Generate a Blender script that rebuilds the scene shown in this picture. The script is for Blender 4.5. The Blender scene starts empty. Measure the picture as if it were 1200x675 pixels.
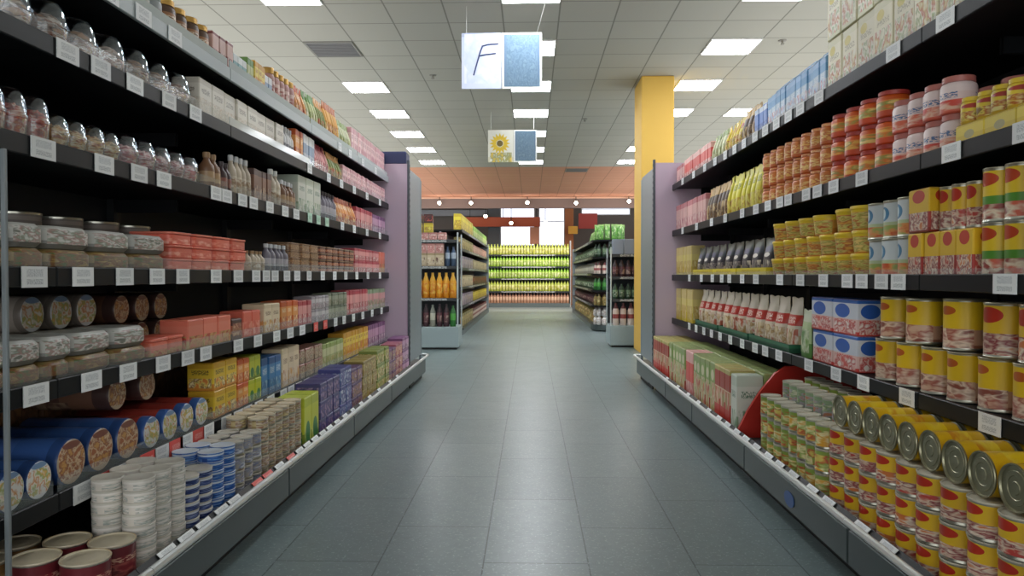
import bpy, bmesh, math, random
from mathutils import Vector, Matrix
random.seed(7)
PI = math.pi
C = bpy.context.scene.collection
F, CAM_Z = 866.0, 1.10
YAW, PITCH = math.radians(1.456), math.radians(1.025)

# ------------------------------------------------------------------ camera
cd = bpy.data.cameras.new('camera'); cd.sensor_width = 36; cd.lens = 36 * F / 1200; cd.clip_end = 200
cam = bpy.data.objects.new('camera', cd); C.objects.link(cam)
cam.location = (0, 0, CAM_Z); cam.rotation_euler = (PI / 2 - PITCH, 0, YAW)
bpy.context.scene.camera = cam

def y_at(px, X, z=CAM_Z):
    """depth at which a point of the plane X=const at height z shows in photo column px"""
    u = (px - 600) / F; c, s, cp, sp = math.cos(YAW), math.sin(YAW), math.cos(PITCH), math.sin(PITCH)
    return (-X * c - u * X * s * cp - u * (z - CAM_Z) * sp) / (s - u * c * cp)

def at(px, py, Y):
    """point at depth Y that shows at photo pixel (px, py)"""
    u, v = (px - 600) / F, (337.5 - py) / F
    c, s, cp, sp = math.cos(YAW), math.sin(YAW), math.cos(PITCH), math.sin(PITCH)
    fw = Vector((-s * cp, c * cp, -sp)); rt = Vector((c, s, 0)); up = rt.cross(fw)
    d = fw + rt * u + up * v
    return d.x / d.y * Y, CAM_Z + d.z / d.y * Y

# ------------------------------------------------------------------ materials
def lin(h):
    h = h.lstrip('#')
    o = []
    for i in (0, 2, 4):
        v = int(h[i:i + 2], 16) / 255
        o.append(v / 12.92 if v <= .04045 else ((v + .055) / 1.055) ** 2.4)
    return (*o, 1)

def newmat(name):
    m = bpy.data.materials.new(name); m.use_nodes = True
    nt = m.node_tree; b = nt.nodes['Principled BSDF']
    return m, nt, b

_plain = {}
def plain(hexc, rough=.5, metal=0.0, spec=.5):
    k = (hexc, rough, metal, spec)
    if k not in _plain:
        m, nt, b = newmat('plain_' + hexc.strip('#'))
        b.inputs['Base Color'].default_value = lin(hexc); b.inputs['Roughness'].default_value = rough
        b.inputs['Metallic'].default_value = metal; b.inputs['Specular IOR Level'].default_value = spec
        _plain[k] = m
    return _plain[k]

def emit(name, hexc, strength):
    m, nt, b = newmat(name)
    b.inputs['Base Color'].default_value = lin(hexc)
    b.inputs['Emission Color'].default_value = lin(hexc); b.inputs['Emission Strength'].default_value = strength
    return m

def clear(name, hexc, amount, edge=.5, gloss=False):
    """clear plastic: mostly see-through with a pale gloss"""
    m = bpy.data.materials.new(name); m.use_nodes = True; nt = m.node_tree; nt.nodes.clear()
    out = nt.nodes.new('ShaderNodeOutputMaterial'); mx = nt.nodes.new('ShaderNodeMixShader')
    tr = nt.nodes.new('ShaderNodeBsdfTransparent'); pr = nt.nodes.new('ShaderNodeBsdfPrincipled')
    pr.inputs['Base Color'].default_value = lin(hexc); pr.inputs['Roughness'].default_value = .12
    if gloss:
        pr = nt.nodes.new('ShaderNodeBsdfGlossy'); pr.inputs['Color'].default_value = lin(hexc); pr.inputs['Roughness'].default_value = .09
    lw = nt.nodes.new('ShaderNodeLayerWeight'); lw.inputs['Blend'].default_value = .35
    ad = nt.nodes.new('ShaderNodeMath'); ad.operation = 'MULTIPLY_ADD'
    nt.links.new(lw.outputs['Facing'], ad.inputs[0]); ad.inputs[1].default_value = edge; ad.inputs[2].default_value = amount
    ad.use_clamp = True
    nt.links.new(ad.outputs[0], mx.inputs[0]); nt.links.new(tr.outputs[0], mx.inputs[1]); nt.links.new(pr.outputs[0], mx.inputs[2])
    nt.links.new(mx.outputs[0], out.inputs[0])
    return m

class NT:
    def __init__(s, nt): s.nt = nt
    def m(s, op, a, b=None, c=None):
        n = s.nt.nodes.new('ShaderNodeMath'); n.operation = op
        for i, x in enumerate((a, b, c)):
            if x is None: continue
            if hasattr(x, 'is_output'): s.nt.links.new(x, n.inputs[i])
            else: n.inputs[i].default_value = x
        return n.outputs[0]
    def ramp(s, fac, stops, interp='CONSTANT'):
        n = s.nt.nodes.new('ShaderNodeValToRGB'); cr = n.color_ramp; cr.interpolation = interp
        cr.elements[0].position = stops[0][0]; cr.elements[0].color = stops[0][1]
        cr.elements[1].position = stops[-1][0] if len(stops) > 1 else 1; cr.elements[1].color = stops[-1][1]
        for p, col in stops[1:-1]:
            e = cr.elements.new(p); e.color = col
        s.nt.links.new(fac, n.inputs[0]); return n.outputs[0]
    def mix(s, fac, a, b):
        n = s.nt.nodes.new('ShaderNodeMix'); n.data_type = 'RGBA'
        for i, x in ((0, fac), (6, a), (7, b)):
            if hasattr(x, 'is_output'): s.nt.links.new(x, n.inputs[i])
            else: n.inputs[i].default_value = x
        return n.outputs[2]

def art(name, b, p=None, l=(), t=(), r=1, g=.4):
    """printed packaging: b bands up the height, p picture patch, l round logo fields, t lines of small print"""
    m, nt, bs = newmat('print_' + name); N = NT(nt)
    uv = nt.nodes.new('ShaderNodeUVMap'); sp = nt.nodes.new('ShaderNodeSeparateXYZ'); nt.links.new(uv.outputs[0], sp.inputs[0])
    U = N.m('FRACT', N.m('MULTIPLY', sp.outputs[0], float(r))) if r != 1 else sp.outputs[0]
    V = sp.outputs[1]
    oi = nt.nodes.new('ShaderNodeObjectInfo')
    stops = [(max(0, x), lin(h)) for x, h in b]
    col = N.ramp(V, stops if len(stops) > 1 else stops * 2)
    cv = nt.nodes.new('ShaderNodeCombineXYZ'); nt.links.new(N.m('ADD', sp.outputs[0], N.m('MULTIPLY', oi.outputs['Random'], 7.0)), cv.inputs[0]); nt.links.new(V, cv.inputs[1])
    def inside(x, a, c): return N.m('MULTIPLY', N.m('GREATER_THAN', x, a), N.m('LESS_THAN', x, c))
    if p:
        v0, v1, cols, sc = p
        no = nt.nodes.new('ShaderNodeTexNoise'); no.inputs['Scale'].default_value = sc * .85; no.inputs['Detail'].default_value = 2.5; nt.links.new(cv.outputs[0], no.inputs['Vector'])
        vo = nt.nodes.new('ShaderNodeTexVoronoi'); vo.inputs['Scale'].default_value = sc * .95; nt.links.new(cv.outputs[0], vo.inputs['Vector'])
        sr = nt.nodes.new('ShaderNodeSeparateColor'); nt.links.new(vo.outputs['Color'], sr.inputs[0])
        fac = N.m('MULTIPLY_ADD', sr.outputs[0], .42, N.m('MULTIPLY_ADD', no.outputs[0], 2.6, -1.01))
        pc = N.ramp(fac, [((i + .5) / len(cols), lin(h)) for i, h in enumerate(cols)], 'LINEAR')
        col = N.mix(N.m('MULTIPLY', inside(V, v0, v1), inside(U, .07, .93)), col, pc)
    for (u0, v0, ru, rv, h) in l:
        e = N.m('ADD', N.m('POWER', N.m('ABSOLUTE', N.m('DIVIDE', N.m('SUBTRACT', U, u0), ru)), 2.0), N.m('POWER', N.m('ABSOLUTE', N.m('DIVIDE', N.m('SUBTRACT', V, v0), rv)), 2.0))
        col = N.mix(N.m('LESS_THAN', e, 1.0), col, lin(h))
    for (v0, v1, h) in t:
        no = nt.nodes.new('ShaderNodeTexNoise'); no.inputs['Scale'].default_value = 26; no.inputs['Detail'].default_value = 1; nt.links.new(cv.outputs[0], no.inputs['Vector'])
        col = N.mix(N.m('MULTIPLY', N.m('MULTIPLY', inside(V, v0, v1), inside(U, .18, .82)), N.m('GREATER_THAN', no.outputs[0], .5)), col, lin(h))
    hs = nt.nodes.new('ShaderNodeHueSaturation'); nt.links.new(col, hs.inputs['Color'])
    nt.links.new(N.m('MULTIPLY_ADD', oi.outputs['Random'], .22, .88), hs.inputs['Value'])
    nt.links.new(hs.outputs[0], bs.inputs['Base Color']); bs.inputs['Roughness'].default_value = g
    return m

M_DARK = plain('#1c2023', .45); M_SHELF = plain('#14171b', .5, 0, .2); M_LIP = plain('#15181b', .4, 0, .18)
M_BACK = plain('#22282e', .6); M_CHROME = plain('#e3e8e8', .3, .6); M_BASE = plain('#525c5d', .38, .5)
M_SILVER = plain('#8f9aa0', .4, .5); M_LILAC = plain('#c3b0c2', .55); M_LID = plain('#b8bab0', .3, .9)
M_PALE = plain('#b9c2c4', .4); M_BLACK = plain('#0c0e10', .6); M_GREY = plain('#7d868a', .45)
M_WHITE = plain('#e9ebe8', .5); M_GOLD = plain('#b9924e', .35, .7); M_RED = plain('#b8281c', .45)
M_CLEAR = clear('clear_plastic', '#e6f0fa', .1, .75, True); M_GUARD = clear('guard_plastic', '#c8d4d6', .05, .16); M_GUARD_PALE = clear('frosted_guard', '#d2dcdc', .5, .4)
M_TAG = art('tag', [(0, '#e8ecee'), (.16, '#e8ecee')], t=((.15, .38, '#aab1b6'), (.5, .85, '#b4bbc0')), g=.5)
M_TAGRED = art('redtag', [(0, '#d9534c'), (.16, '#d9534c')], t=((.3, .7, '#e8a8a2'),), g=.5)
M_TAGGREEN = art('greentag', [(0, '#bfe6d2'), (.16, '#bfe6d2')], t=((.3, .7, '#8fc0a6'),), g=.5)

# ------------------------------------------------------------------ mesh helpers
def obj(name, bm, mats, parent=None, loc=None, smooth=False):
    me = bpy.data.meshes.new(name)
    bmesh.ops.recalc_face_normals(bm, faces=bm.faces[:])
    bm.to_mesh(me); bm.free()
    for m in (mats if isinstance(mats, (list, tuple)) else [mats]): me.materials.append(m)
    if smooth:
        for p in me.polygons: p.use_smooth = True
        me.set_sharp_from_angle(angle=math.radians(38))
    o = bpy.data.objects.new(name, me); C.objects.link(o)
    if parent: o.parent = parent
    if loc: o.location = loc
    return o

def tag(o, label, cat, group=None):
    o['label'] = label; o['category'] = cat
    if group: o['group'] = group
    return o

def empty(name, loc, label, cat, group=None):
    o = bpy.data.objects.new(name, None); C.objects.link(o); o.location = loc; o.empty_display_size = .1
    return tag(o, label, cat, group)

def struct(name, bm, mats):
    o = obj(name, bm, mats); o['kind'] = 'structure'; return o

def uvl(bm): return bm.loops.layers.uv.verify()

def bx(bm, x0, x1, y0, y1, z0, z1, mi=0, bev=0.0):
    x0, x1 = min(x0, x1), max(x0, x1); y0, y1 = min(y0, y1), max(y0, y1)
    tmp = bmesh.new()
    bmesh.ops.create_cube(tmp, size=1)
    for v in tmp.verts: v.co = Vector(((x0 + x1) / 2 + v.co.x * (x1 - x0), (y0 + y1) / 2 + v.co.y * (y1 - y0), (z0 + z1) / 2 + v.co.z * (z1 - z0)))
    if bev: bmesh.ops.bevel(tmp, geom=tmp.edges[:], offset=bev, segments=1, affect='EDGES')
    bmesh.ops.recalc_face_normals(tmp, faces=tmp.faces[:])
    L = uvl(bm)
    vm = {v: bm.verts.new(v.co) for v in tmp.verts}
    for f in tmp.faces:
        nf = bm.faces.new([vm[v] for v in f.verts]); nf.material_index = mi
        n = f.normal
        for lp, v in zip(nf.loops, f.verts):
            a, b_, c = (v.co.x - x0) / max(x1 - x0, 1e-6), (v.co.y - y0) / max(y1 - y0, 1e-6), (v.co.z - z0) / max(z1 - z0, 1e-6)
            if abs(n.z) > .8: lp[L].uv = (a, .985 if n.z > 0 else .01)
            elif abs(n.x) > abs(n.y): lp[L].uv = (b_, min(.97, max(.01, c)))
            else: lp[L].uv = (a, min(.97, max(.01, c)))
    tmp.free()
    return bm

def box_bm(*a, **k): return bx(bmesh.new(), *a, **k)

def lathe(bm, prof, seg=20, mi=None, at_=(0, 0, 0), zr=None, axis='z', ufront=.25):
    """prof: (r,z); mi: material of each profile step; u=.25 faces -Y"""
    L = uvl(bm); z0, z1 = zr or (min(p[1] for p in prof), max(p[1] for p in prof))
    rings = []
    def P(x, y, z):
        return Vector((at_[0] + x, at_[1] + y, at_[2] + z)) if axis == 'z' else Vector((at_[0] + x, at_[1] - z, at_[2] + y))
    for r, z in prof:
        if r < 1e-5: rings.append([bm.verts.new(P(0, 0, z))])
        else: rings.append([bm.verts.new(P(r * math.cos(2 * PI * i / seg + PI), r * math.sin(2 * PI * i / seg + PI), z)) for i in range(seg)])
    for k in range(len(prof) - 1):
        a, b = rings[k], rings[k + 1]
        va, vb = [(p[1] - z0) / max(z1 - z0, 1e-6) for p in (prof[k], prof[k + 1])]
        for i in range(seg):
            j = (i + 1) % seg; us = (i / seg, (i + 1) / seg)
            if len(a) == 1 and len(b) == 1: continue
            if len(a) == 1: q = [(a[0], us[0], va), (b[j], us[1], vb), (b[i], us[0], vb)]
            elif len(b) == 1: q = [(a[i], us[0], va), (a[j], us[1], va), (b[0], us[0], vb)]
            else: q = [(a[i], us[0], va), (a[j], us[1], va), (b[j], us[1], vb), (b[i], us[0], vb)]
            f = bm.faces.new([x[0] for x in q])
            f.material_index = mi[k] if mi else 0
            for lp, x in zip(f.loops, q): lp[L].uv = (x[1], min(.99, max(.01, x[2])))
    return bm

def rprism(bm, w, d, h, rad, bev, n=5, mi=0, z0=0):
    """upright block with rounded corners and eased rims"""
    L = uvl(bm)
    def outline(k):
        W, D, R = w / 2 - k, d / 2 - k, max(rad - k, .001); pts = []
        for cx, cy, a0 in ((-1, -1, PI), (1, -1, 1.5 * PI), (1, 1, 0), (-1, 1, PI / 2)):
            for i in range(n + 1):
                a = a0 + PI / 2 * i / n
                pts.append((cx * (W - R) + R * math.cos(a), cy * (D - R) + R * math.sin(a)))
        return pts
    rings = []
    for k, z in ((bev, 0), (0, bev), (0, h - bev), (bev, h)):
        rings.append(([bm.verts.new((x, y, z + z0)) for x, y in outline(k)], z / h))
    N = len(rings[0][0])
    def ux(v): return .5 * (math.atan2(v.co.y, v.co.x) / (2 * PI)) if False else v.co.x / w + .5
    for k in range(3):
        (a, va), (b, vb) = rings[k], rings[k + 1]
        for i in range(N):
            j = (i + 1) % N
            f = bm.faces.new((a[i], a[j], b[j], b[i])); f.material_index = mi
            side = abs((a[i].co.x + a[j].co.x)) / w > .96 * 1.0 and abs(a[i].co.y - a[j].co.y) > 1e-4
            for lp, v, vv in zip(f.loops, (a[i], a[j], b[j], b[i]), (va, va, vb, vb)):
                lp[L].uv = ((v.co.y / d + .5) if side else (v.co.x / w + .5), min(.97, max(.01, vv)))
    for ring, vv in ((rings[0][0], .01), (rings[3][0], .985)):
        f = bm.faces.new(ring); f.material_index = mi
        for lp in f.loops: lp[L].uv = (.5, vv)
    return bm

def tube(bm, pts, r, seg=8, mi=0):
    pts = [Vector(p) for p in pts]; rings = []
    for i, p in enumerate(pts):
        d = (pts[min(i + 1, len(pts) - 1)] - pts[max(i - 1, 0)]).normalized()
        a = d.orthogonal().normalized() if abs(d.z) > .99 else d.cross(Vector((0, 0, 1))).normalized(); b = d.cross(a)
        rings.append([bm.verts.new(p + (a * math.cos(2 * PI * k / seg) + b * math.sin(2 * PI * k / seg)) * r) for k in range(seg)])
    for A, B in zip(rings, rings[1:]):
        for k in range(seg):
            bm.faces.new((A[k], A[(k + 1) % seg], B[(k + 1) % seg], B[k])).material_index = mi
    for R in (rings[0], rings[-1]): bm.faces.new(R).material_index = mi
    return bm

# ------------------------------------------------------------------ packaging (front of each faces local -Y)
def k_carton(w, d, h, m):
    bm = box_bm(-w / 2, w / 2, -d / 2, d / 2, 0, h - .0012, bev=min(.004, w * .05))
    for sx in (-1, 1): bx(bm, sx * .0008, sx * (w / 2 - .004), -d / 2 + .004, d / 2 - .004, h - .0012, h)   # closing flaps
    return [('', bm, [m[0]], (0, 0, 0), False)]

def k_flapbox(w, d, h, m):                    # carton whose two top flaps show
    bm = box_bm(-w / 2, w / 2, -d / 2, d / 2, 0, h - .0014, bev=min(.004, w * .04)); out = [('', bm, [m[0]], (0, 0, 0), False)]
    for sy in (-1, 1):
        out.append(('top_flap', box_bm(-w / 2 + .003, w / 2 - .003, sy * .0009, sy * (d / 2 - .003), h - .0014, h), [m[0]], (0, 0, 0), False))
    return out

def k_gable(w, d, h, m):                      # drink carton with a gabled top
    hb = h * .8
    bm = box_bm(-w / 2, w / 2, -d / 2, d / 2, 0, hb, bev=.002); L = uvl(bm)
    zt_ = h * .93; e_ = .0015
    A_ = [bm.verts.new(v) for v in ((-w / 2, -d / 2, hb), (w / 2, -d / 2, hb), (w / 2, d / 2, hb), (-w / 2, d / 2, hb))]
    T_ = [bm.verts.new(v) for v in ((-w / 2, -e_, zt_), (w / 2, -e_, zt_), (w / 2, e_, zt_), (-w / 2, e_, zt_))]
    for q in ((A_[0], A_[1], T_[1], T_[0]), (A_[2], A_[3], T_[3], T_[2]), (A_[1], A_[2], T_[2], T_[1]), (A_[3], A_[0], T_[0], T_[3])):
        f = bm.faces.new(q)
        for lp in f.loops: lp[L].uv = (lp.vert.co.x / w + .5, min(.98, lp.vert.co.z / h))
    bx(bm, -w / 2, w / 2, -e_, e_, zt_, h)
    return [('', bm, [m[0]], (0, 0, 0), False)]

def k_can(w, d, h, m):
    r = w / 2
    bm = bmesh.new()
    lathe(bm, [(0, .002), (r * .93, .002), (r * .97, 0), (r, .003), (r * .975, .007), (r * .965, .01), (r * .965, h - .01), (r * .975, h - .006)], mi=[1, 1, 1, 1, 1, 0, 1])
    lb = bmesh.new()
    lathe(lb, [(r * .975, h - .0065), (r, h - .003), (r * .985, h), (r * .93, h - .0008), (r * .9, h - .004), (r * .6, h - .004), (r * .57, h - .003), (r * .3, h - .003), (0, h - .0035)])
    return [('', bm, [m[0], M_LID], (0, 0, 0), True), ('lid', lb, [m[1] if len(m) > 1 else M_LID], (0, 0, 0), True)]

def k_jar(w, d, h, m):
    r = w / 2
    bm = lathe(bmesh.new(), [(0, 0), (r * .9, 0), (r, .006), (r, h * .72), (r * .93, h * .8), (r * .82, h * .83), (r * .82, h * .9), (0, h * .9)])
    lb = lathe(bmesh.new(), [(r * .82, h * .835), (r * .9, h * .84), (r * .9, h * .985), (r * .86, h), (r * .7, h), (r * .66, h * .992), (0, h * .992)])
    return [('', bm, [m[0]], (0, 0, 0), True), ('lid', lb, [m[1]], (0, 0, 0), True)]

def k_tub(w, d, h, m):
    r = w / 2
    bm = lathe(bmesh.new(), [(0, 0), (r * .8, 0), (r * .84, .004), (r * .96, h * .86), (0, h * .86)])
    lb = lathe(bmesh.new(), [(r * .965, h * .85), (r, h * .86), (r, h * .96), (r * .97, h), (r * .85, h), (r * .82, h * .97), (0, h * .97)])
    return [('', bm, [m[0]], (0, 0, 0), True), ('lid', lb, [m[1]], (0, 0, 0), True)]

def k_dome(w, d, h, m):
    r = w / 2
    bm = lathe(bmesh.new(), [(0, 0), (r * .78, 0), (r * .82, .004), (r * .95, h * .42), (r, h * .43), (r, h * .46)], seg=22)
    lb = lathe(bmesh.new(), [(r, h * .465), (r * 1.0, h * .49), (r * .94, h * .5), (r * .9, h * .72), (r * .74, h * .9), (r * .4, h * .985), (0, h)], seg=22)
    cb = bmesh.new(); rr = r * .9; pr = [(0, .006), (r * .75, .006)]
    for i in range(1, 5): pr.append((r * (.76 + .13 * i / 4) - .002, .006 + h * .36 * i / 4))
    pr += [(rr * .84, h * .56), (rr * .6, h * .66), (rr * .3, h * .7), (0, h * .68)]
    lathe(cb, pr, seg=22)
    for v in cb.verts:
        if v.co.z > h * .38: v.co += Vector((random.uniform(-1, 1), random.uniform(-1, 1), random.uniform(-1, .5))) * .006
    return [('', bm, [m[0]], (0, 0, 0), True), ('lid', lb, [m[0]], (0, 0, 0), True), ('filling', cb, [m[1]], (0, 0, 0), False)]

def k_bottle(w, d, h, m):
    r = w / 2
    bm = lathe(bmesh.new(), [(0, 0), (r * .9, 0), (r, .006), (r, h * .55), (r * .9, h * .66), (r * .5, h * .76), (r * .38, h * .82), (r * .38, h * .9), (0, h * .9)], seg=16)
    lb = lathe(bmesh.new(), [(r * .4, h * .86), (r * .46, h * .86), (r * .46, h * .99), (r * .4, h), (0, h)], seg=16)
    return [('', bm, [m[0]], (0, 0, 0), True), ('cap', lb, [m[1]], (0, 0, 0), True)]

def k_tall(w, d, h, m):                       # straight drink bottle, small in view
    r = w / 2
    bm = lathe(bmesh.new(), [(0, 0), (r * .92, 0), (r, .008), (r, h * .66), (r * .55, h * .84), (r * .4, h * .88), (r * .4, h), (0, h)], seg=12)
    return [('', bm, [m[0]], (0, 0, 0), True)]

def k_tin(w, d, h, m):                        # flat round tin
    r = w / 2
    bm = lathe(bmesh.new(), [(0, .001), (r * .9, .001), (r * .96, 0), (r * .98, .003), (r * .98, h * .8)], seg=22)
    lb = lathe(bmesh.new(), [(r * .98, h * .8), (r, h * .82), (r, h * .96), (r * .96, h), (r * .9, h * .96), (0, h * .95)], seg=22)
    return [('', bm, [m[0]], (0, 0, 0), True), ('lid', lb, [m[1]], (0, 0, 0), True)]

def k_flat(w, d, h, m):                       # flat rounded sleeve pack
    return [('', rprism(bmesh.new(), w, d, h, min(w, d) * .28, h * .22), [m[0]], (0, 0, 0), True)]

def k_block(w, d, h, m):                      # squarish rounded tub with a rimmed lid
    bm = rprism(bmesh.new(), w * .96, d * .96, h * .82, w * .12, h * .06)
    lb = rprism(bmesh.new(), w, d, h * .18, w * .13, h * .04, z0=h * .82)
    return [('', bm, [m[0]], (0, 0, 0), True), ('lid', lb, [m[1]], (0, 0, 0), True)]

def k_long(w, d, h, m):                       # long round-ended wrap pack lying with its end to the aisle
    r = min(w, h) / 2
    bm = lathe(bmesh.new(), [(0, -d / 2), (r * .9, -d / 2), (r, -d / 2 + .012), (r, d / 2 - .012), (r * .98, d / 2 - .004), (r * .96, d / 2 - .002)], seg=24, at_=(0, 0, r), axis='y')
    lb = lathe(bmesh.new(), [(r * .96, d / 2 - .002), (r * .93, d / 2), (r * .4, d / 2), (0, d / 2)], seg=24, at_=(0, 0, r), axis='y')
    L = uvl(lb)
    for f in lb.faces:
        for lp in f.loops: lp[L].uv = (lp.vert.co.x / (2 * r) + .5, lp.vert.co.z / (2 * r))
    return [('', bm, [m[0]], (0, 0, 0), True), ('end_label', lb, [m[1]], (0, 0, 0), True)]

def k_lying(w, d, h, m):                      # can on its side, end towards the aisle
    r = w / 2
    bm = lathe(bmesh.new(), [(0, -d / 2), (r * .93, -d / 2), (r, -d / 2), (r * .97, -d / 2 + .006), (r * .965, d / 2 - .008), (r * .975, d / 2 - .006)], mi=[1, 1, 1, 0, 1], seg=28, at_=(0, 0, r), axis='y')
    lb = lathe(bmesh.new(), [(r * .975, d / 2 - .006), (r, d / 2 - .003), (r * .985, d / 2), (r * .93, d / 2 - .001), (r * .9, d / 2 - .006), (r * .72, d / 2 - .006), (r * .69, d / 2 - .004), (r * .5, d / 2 - .004), (r * .47, d / 2 - .006), (r * .28, d / 2 - .006), (r * .25, d / 2 - .004), (0, d / 2 - .005)], seg=28, at_=(0, 0, r), axis='y')
    return [('', bm, [m[0], M_LID], (0, 0, 0), True), ('lid', lb, [m[1]], (0, 0, 0), True)]

def k_pouch(w, d, h, m):                      # filled bag with a crimped top seam
    bm = bmesh.new(); L = uvl(bm); nu, nv = 8, 10
    def sheet(sg):
        g = []
        for j in range(nv + 1):
            v = j / nv; row = []
            belly = 1 - .25 * abs(v - .3) if v < .45 else max(.02, .96 * (1 - (v - .45) / .46) ** .8 if v < .91 else .02)
            if v < .08: belly *= .85
            for i in range(nu + 1):
                u = i / nu
                t = d / 2 * (max(0, 1 - abs(2 * u - 1) ** 3)) ** .5 * belly + .0008
                sx = (u - .5) * w * (1 - .06 * math.sin(PI * v))
                row.append(bm.verts.new((sx, sg * t, v * h + .004 * math.sin(9 * u) * (v > .9))))
            g.append(row)
        for j in range(nv):
            for i in range(nu):
                f = bm.faces.new((g[j][i], g[j][i + 1], g[j + 1][i + 1], g[j + 1][i]))
                for lp, (a, b_) in zip(f.loops, ((i, j), (i + 1, j), (i + 1, j + 1), (i, j + 1))): lp[L].uv = (a / nu, min(.98, b_ / nv))
        return g
    A, B = sheet(-1), sheet(1)
    def close(p, q):
        for k in range(len(p) - 1):
            f = bm.faces.new((p[k], p[k + 1], q[k + 1], q[k]))
            for lp in f.loops: lp[L].uv = (.02, .02)
    close(A[0], B[0]); close(A[-1], B[-1])
    close([r[0] for r in A], [r[0] for r in B]); close([r[-1] for r in A], [r[-1] for r in B])
    return [('', bm, [m[0]], (0, 0, 0), True)]

def k_tray(w, d, h, m):                       # open cardboard tray
    bm = bmesh.new(); t = .003
    bx(bm, -w / 2, w / 2, -d / 2, d / 2, 0, t)
    bx(bm, -w / 2, w / 2, -d / 2, -d / 2 + t, t, h); bx(bm, -w / 2, w / 2, d / 2 - t, d / 2, t, h)
    bx(bm, -w / 2, -w / 2 + t, -d / 2 + t, d / 2 - t, t, h); bx(bm, w / 2 - t, w / 2, -d / 2 + t, d / 2 - t, t, h)
    return [('', bm, [m[0]], (0, 0, 0), False)]

KIND = {k[2:]: v for k, v in list(globals().items()) if k.startswith('k_')}
_cache = {}
def place(kind, name, dims, mats, loc, rz, label, cat, group=None):
    """first time: build the meshes; afterwards: copies of the thing and of each of its parts"""
    key = (kind, name, tuple(round(x, 4) for x in dims), tuple(m.name for m in mats))
    if key in _cache:
        src, kids = _cache[key]
        o = src.copy(); C.objects.link(o)
        for ch in kids:
            c = ch.copy(); C.objects.link(c); c.parent = o
    else:
        parts = KIND[kind](*dims, mats); o = None; kids = []
        for pn, bm, ms, off, sm in parts:
            if o is None: o = obj(name, bm, ms, smooth=sm)
            else: kids.append(obj(pn, bm, ms, parent=o, smooth=sm))
        _cache[key] = (o, kids)
    o.location = loc; o.rotation_euler = (0, 0, rz)
    return tag(o, label, cat, group)

ORD = ['first', 'second', 'third', 'fourth', 'fifth', 'sixth', 'seventh', 'eighth', 'ninth', 'tenth', 'eleventh', 'twelfth', 'thirteenth', 'fourteenth', 'fifteenth', 'sixteenth', 'seventeenth', 'eighteenth', 'nineteenth', 'twentieth'] + \
      ['twenty-' + x for x in ('first', 'second', 'third', 'fourth', 'fifth', 'sixth', 'seventh', 'eighth', 'ninth')] + ['thirtieth'] + ['thirty-' + x for x in ('first', 'second', 'third', 'fourth', 'fifth', 'sixth')]
def level_word(k, n):
    if n == 1: return ''
    if n == 2: return ('lower row, ', 'upper row, ')[k]
    if n == 3: return ('bottom row, ', 'middle row, ', 'top row, ')[k]
    return ORD[k] + ' tier up, '
plural = lambda s: s + ('es' if s.endswith(('x', 'ch', 'sh', 'ss')) else 's')

# shelf levels: (height of the board's front edge)
LX, RX = 1.38, 1.36
LS = {1: 2.02, 2: 1.762, 3: 1.459, 4: 1.10, 5: .776, 6: .4445}
RS = {1: 1.934, 2: 1.498, 3: 1.08, 4: .668}
DECK = .19
SHN = {1: 'top ledge', 2: 'second shelf', 3: 'third shelf', 4: 'fourth shelf', 5: 'fifth shelf', 6: 'sixth shelf', 0: 'base deck'}
ROUND = ('can', 'jar', 'tub', 'dome', 'bottle', 'tin', 'tall')
def run(side, shelf, px0, px1, n, kind, name, look, mats, h, d=.12, levels=1, rows=1, back=0.0, wf=.95, z0=0.0, dia=None, cat=None,
        lv0=0, jit=.004, only=None, px_list=None, depth_word='', gap=.006, Y=None, lvn=None, turn=6):
    """a run of one product along a shelf: n facings between two photo columns on the plane of the shelf front"""
    s = -1 if side == 'L' else 1
    if shelf == 0: X0, zt = 1.165, DECK + .001
    else: X0, zt = (LX if s < 0 else RX) + .022, (LS if s < 0 else RS)[shelf] + .0135
    X0 += back
    ya, yb = Y if Y else (y_at(px0, s * X0, zt), y_at(px1, s * X0, zt))
    if ya > yb: ya, yb = yb, ya
    yb = min(yb, 7.09)
    pitch = (yb - ya) / n; w = min(dia, pitch * (.96 if kind == 'long' else .985)) if dia else pitch * wf
    if kind == 'long': h = w
    place_txt = SHN[shelf] + (', six-shelf side' if s < 0 else ', four-shelf side')
    if kind in ROUND: d = w
    for i in range(n):
        for rw in range(rows):
            for k in range(levels):
                if only and not only(i, rw, k): continue
                lab = look + ', ' + ('rear ' if rw and rows == 2 else (ORD[rw] + ' deep ' if rw else depth_word)) + level_word(k + lv0, lvn or levels) + (ORD[i] + ' from near end, ' if n > 1 else '') + place_txt
                jx, jy = random.uniform(-jit, jit), random.uniform(-jit, jit) * .4
                x = s * (X0 + d / 2 + rw * (d + gap) + jit + jx)
                place(kind, name, (w, d, h) if kind not in ROUND else (w, w, h), mats,
                      (x, ya + (i + .5) * pitch + jy, zt + z0 + k * (h + .0006)), -s * PI / 2 + math.radians(random.uniform(-turn, turn) if kind in ROUND else random.uniform(-9, 9) if kind == 'pouch' and not wf < .9 else random.uniform(-1, 1)),
                      lab, cat or name.split('_')[-1], plural(look) + ' on the ' + place_txt)

LAMP_STRENGTH, WORLD_STRENGTH, EXPOSURE = 13.5, .8, 0.92
UP_POWER, SUN_POWER, SPOT_POWER = 215, .7, 170
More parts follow.
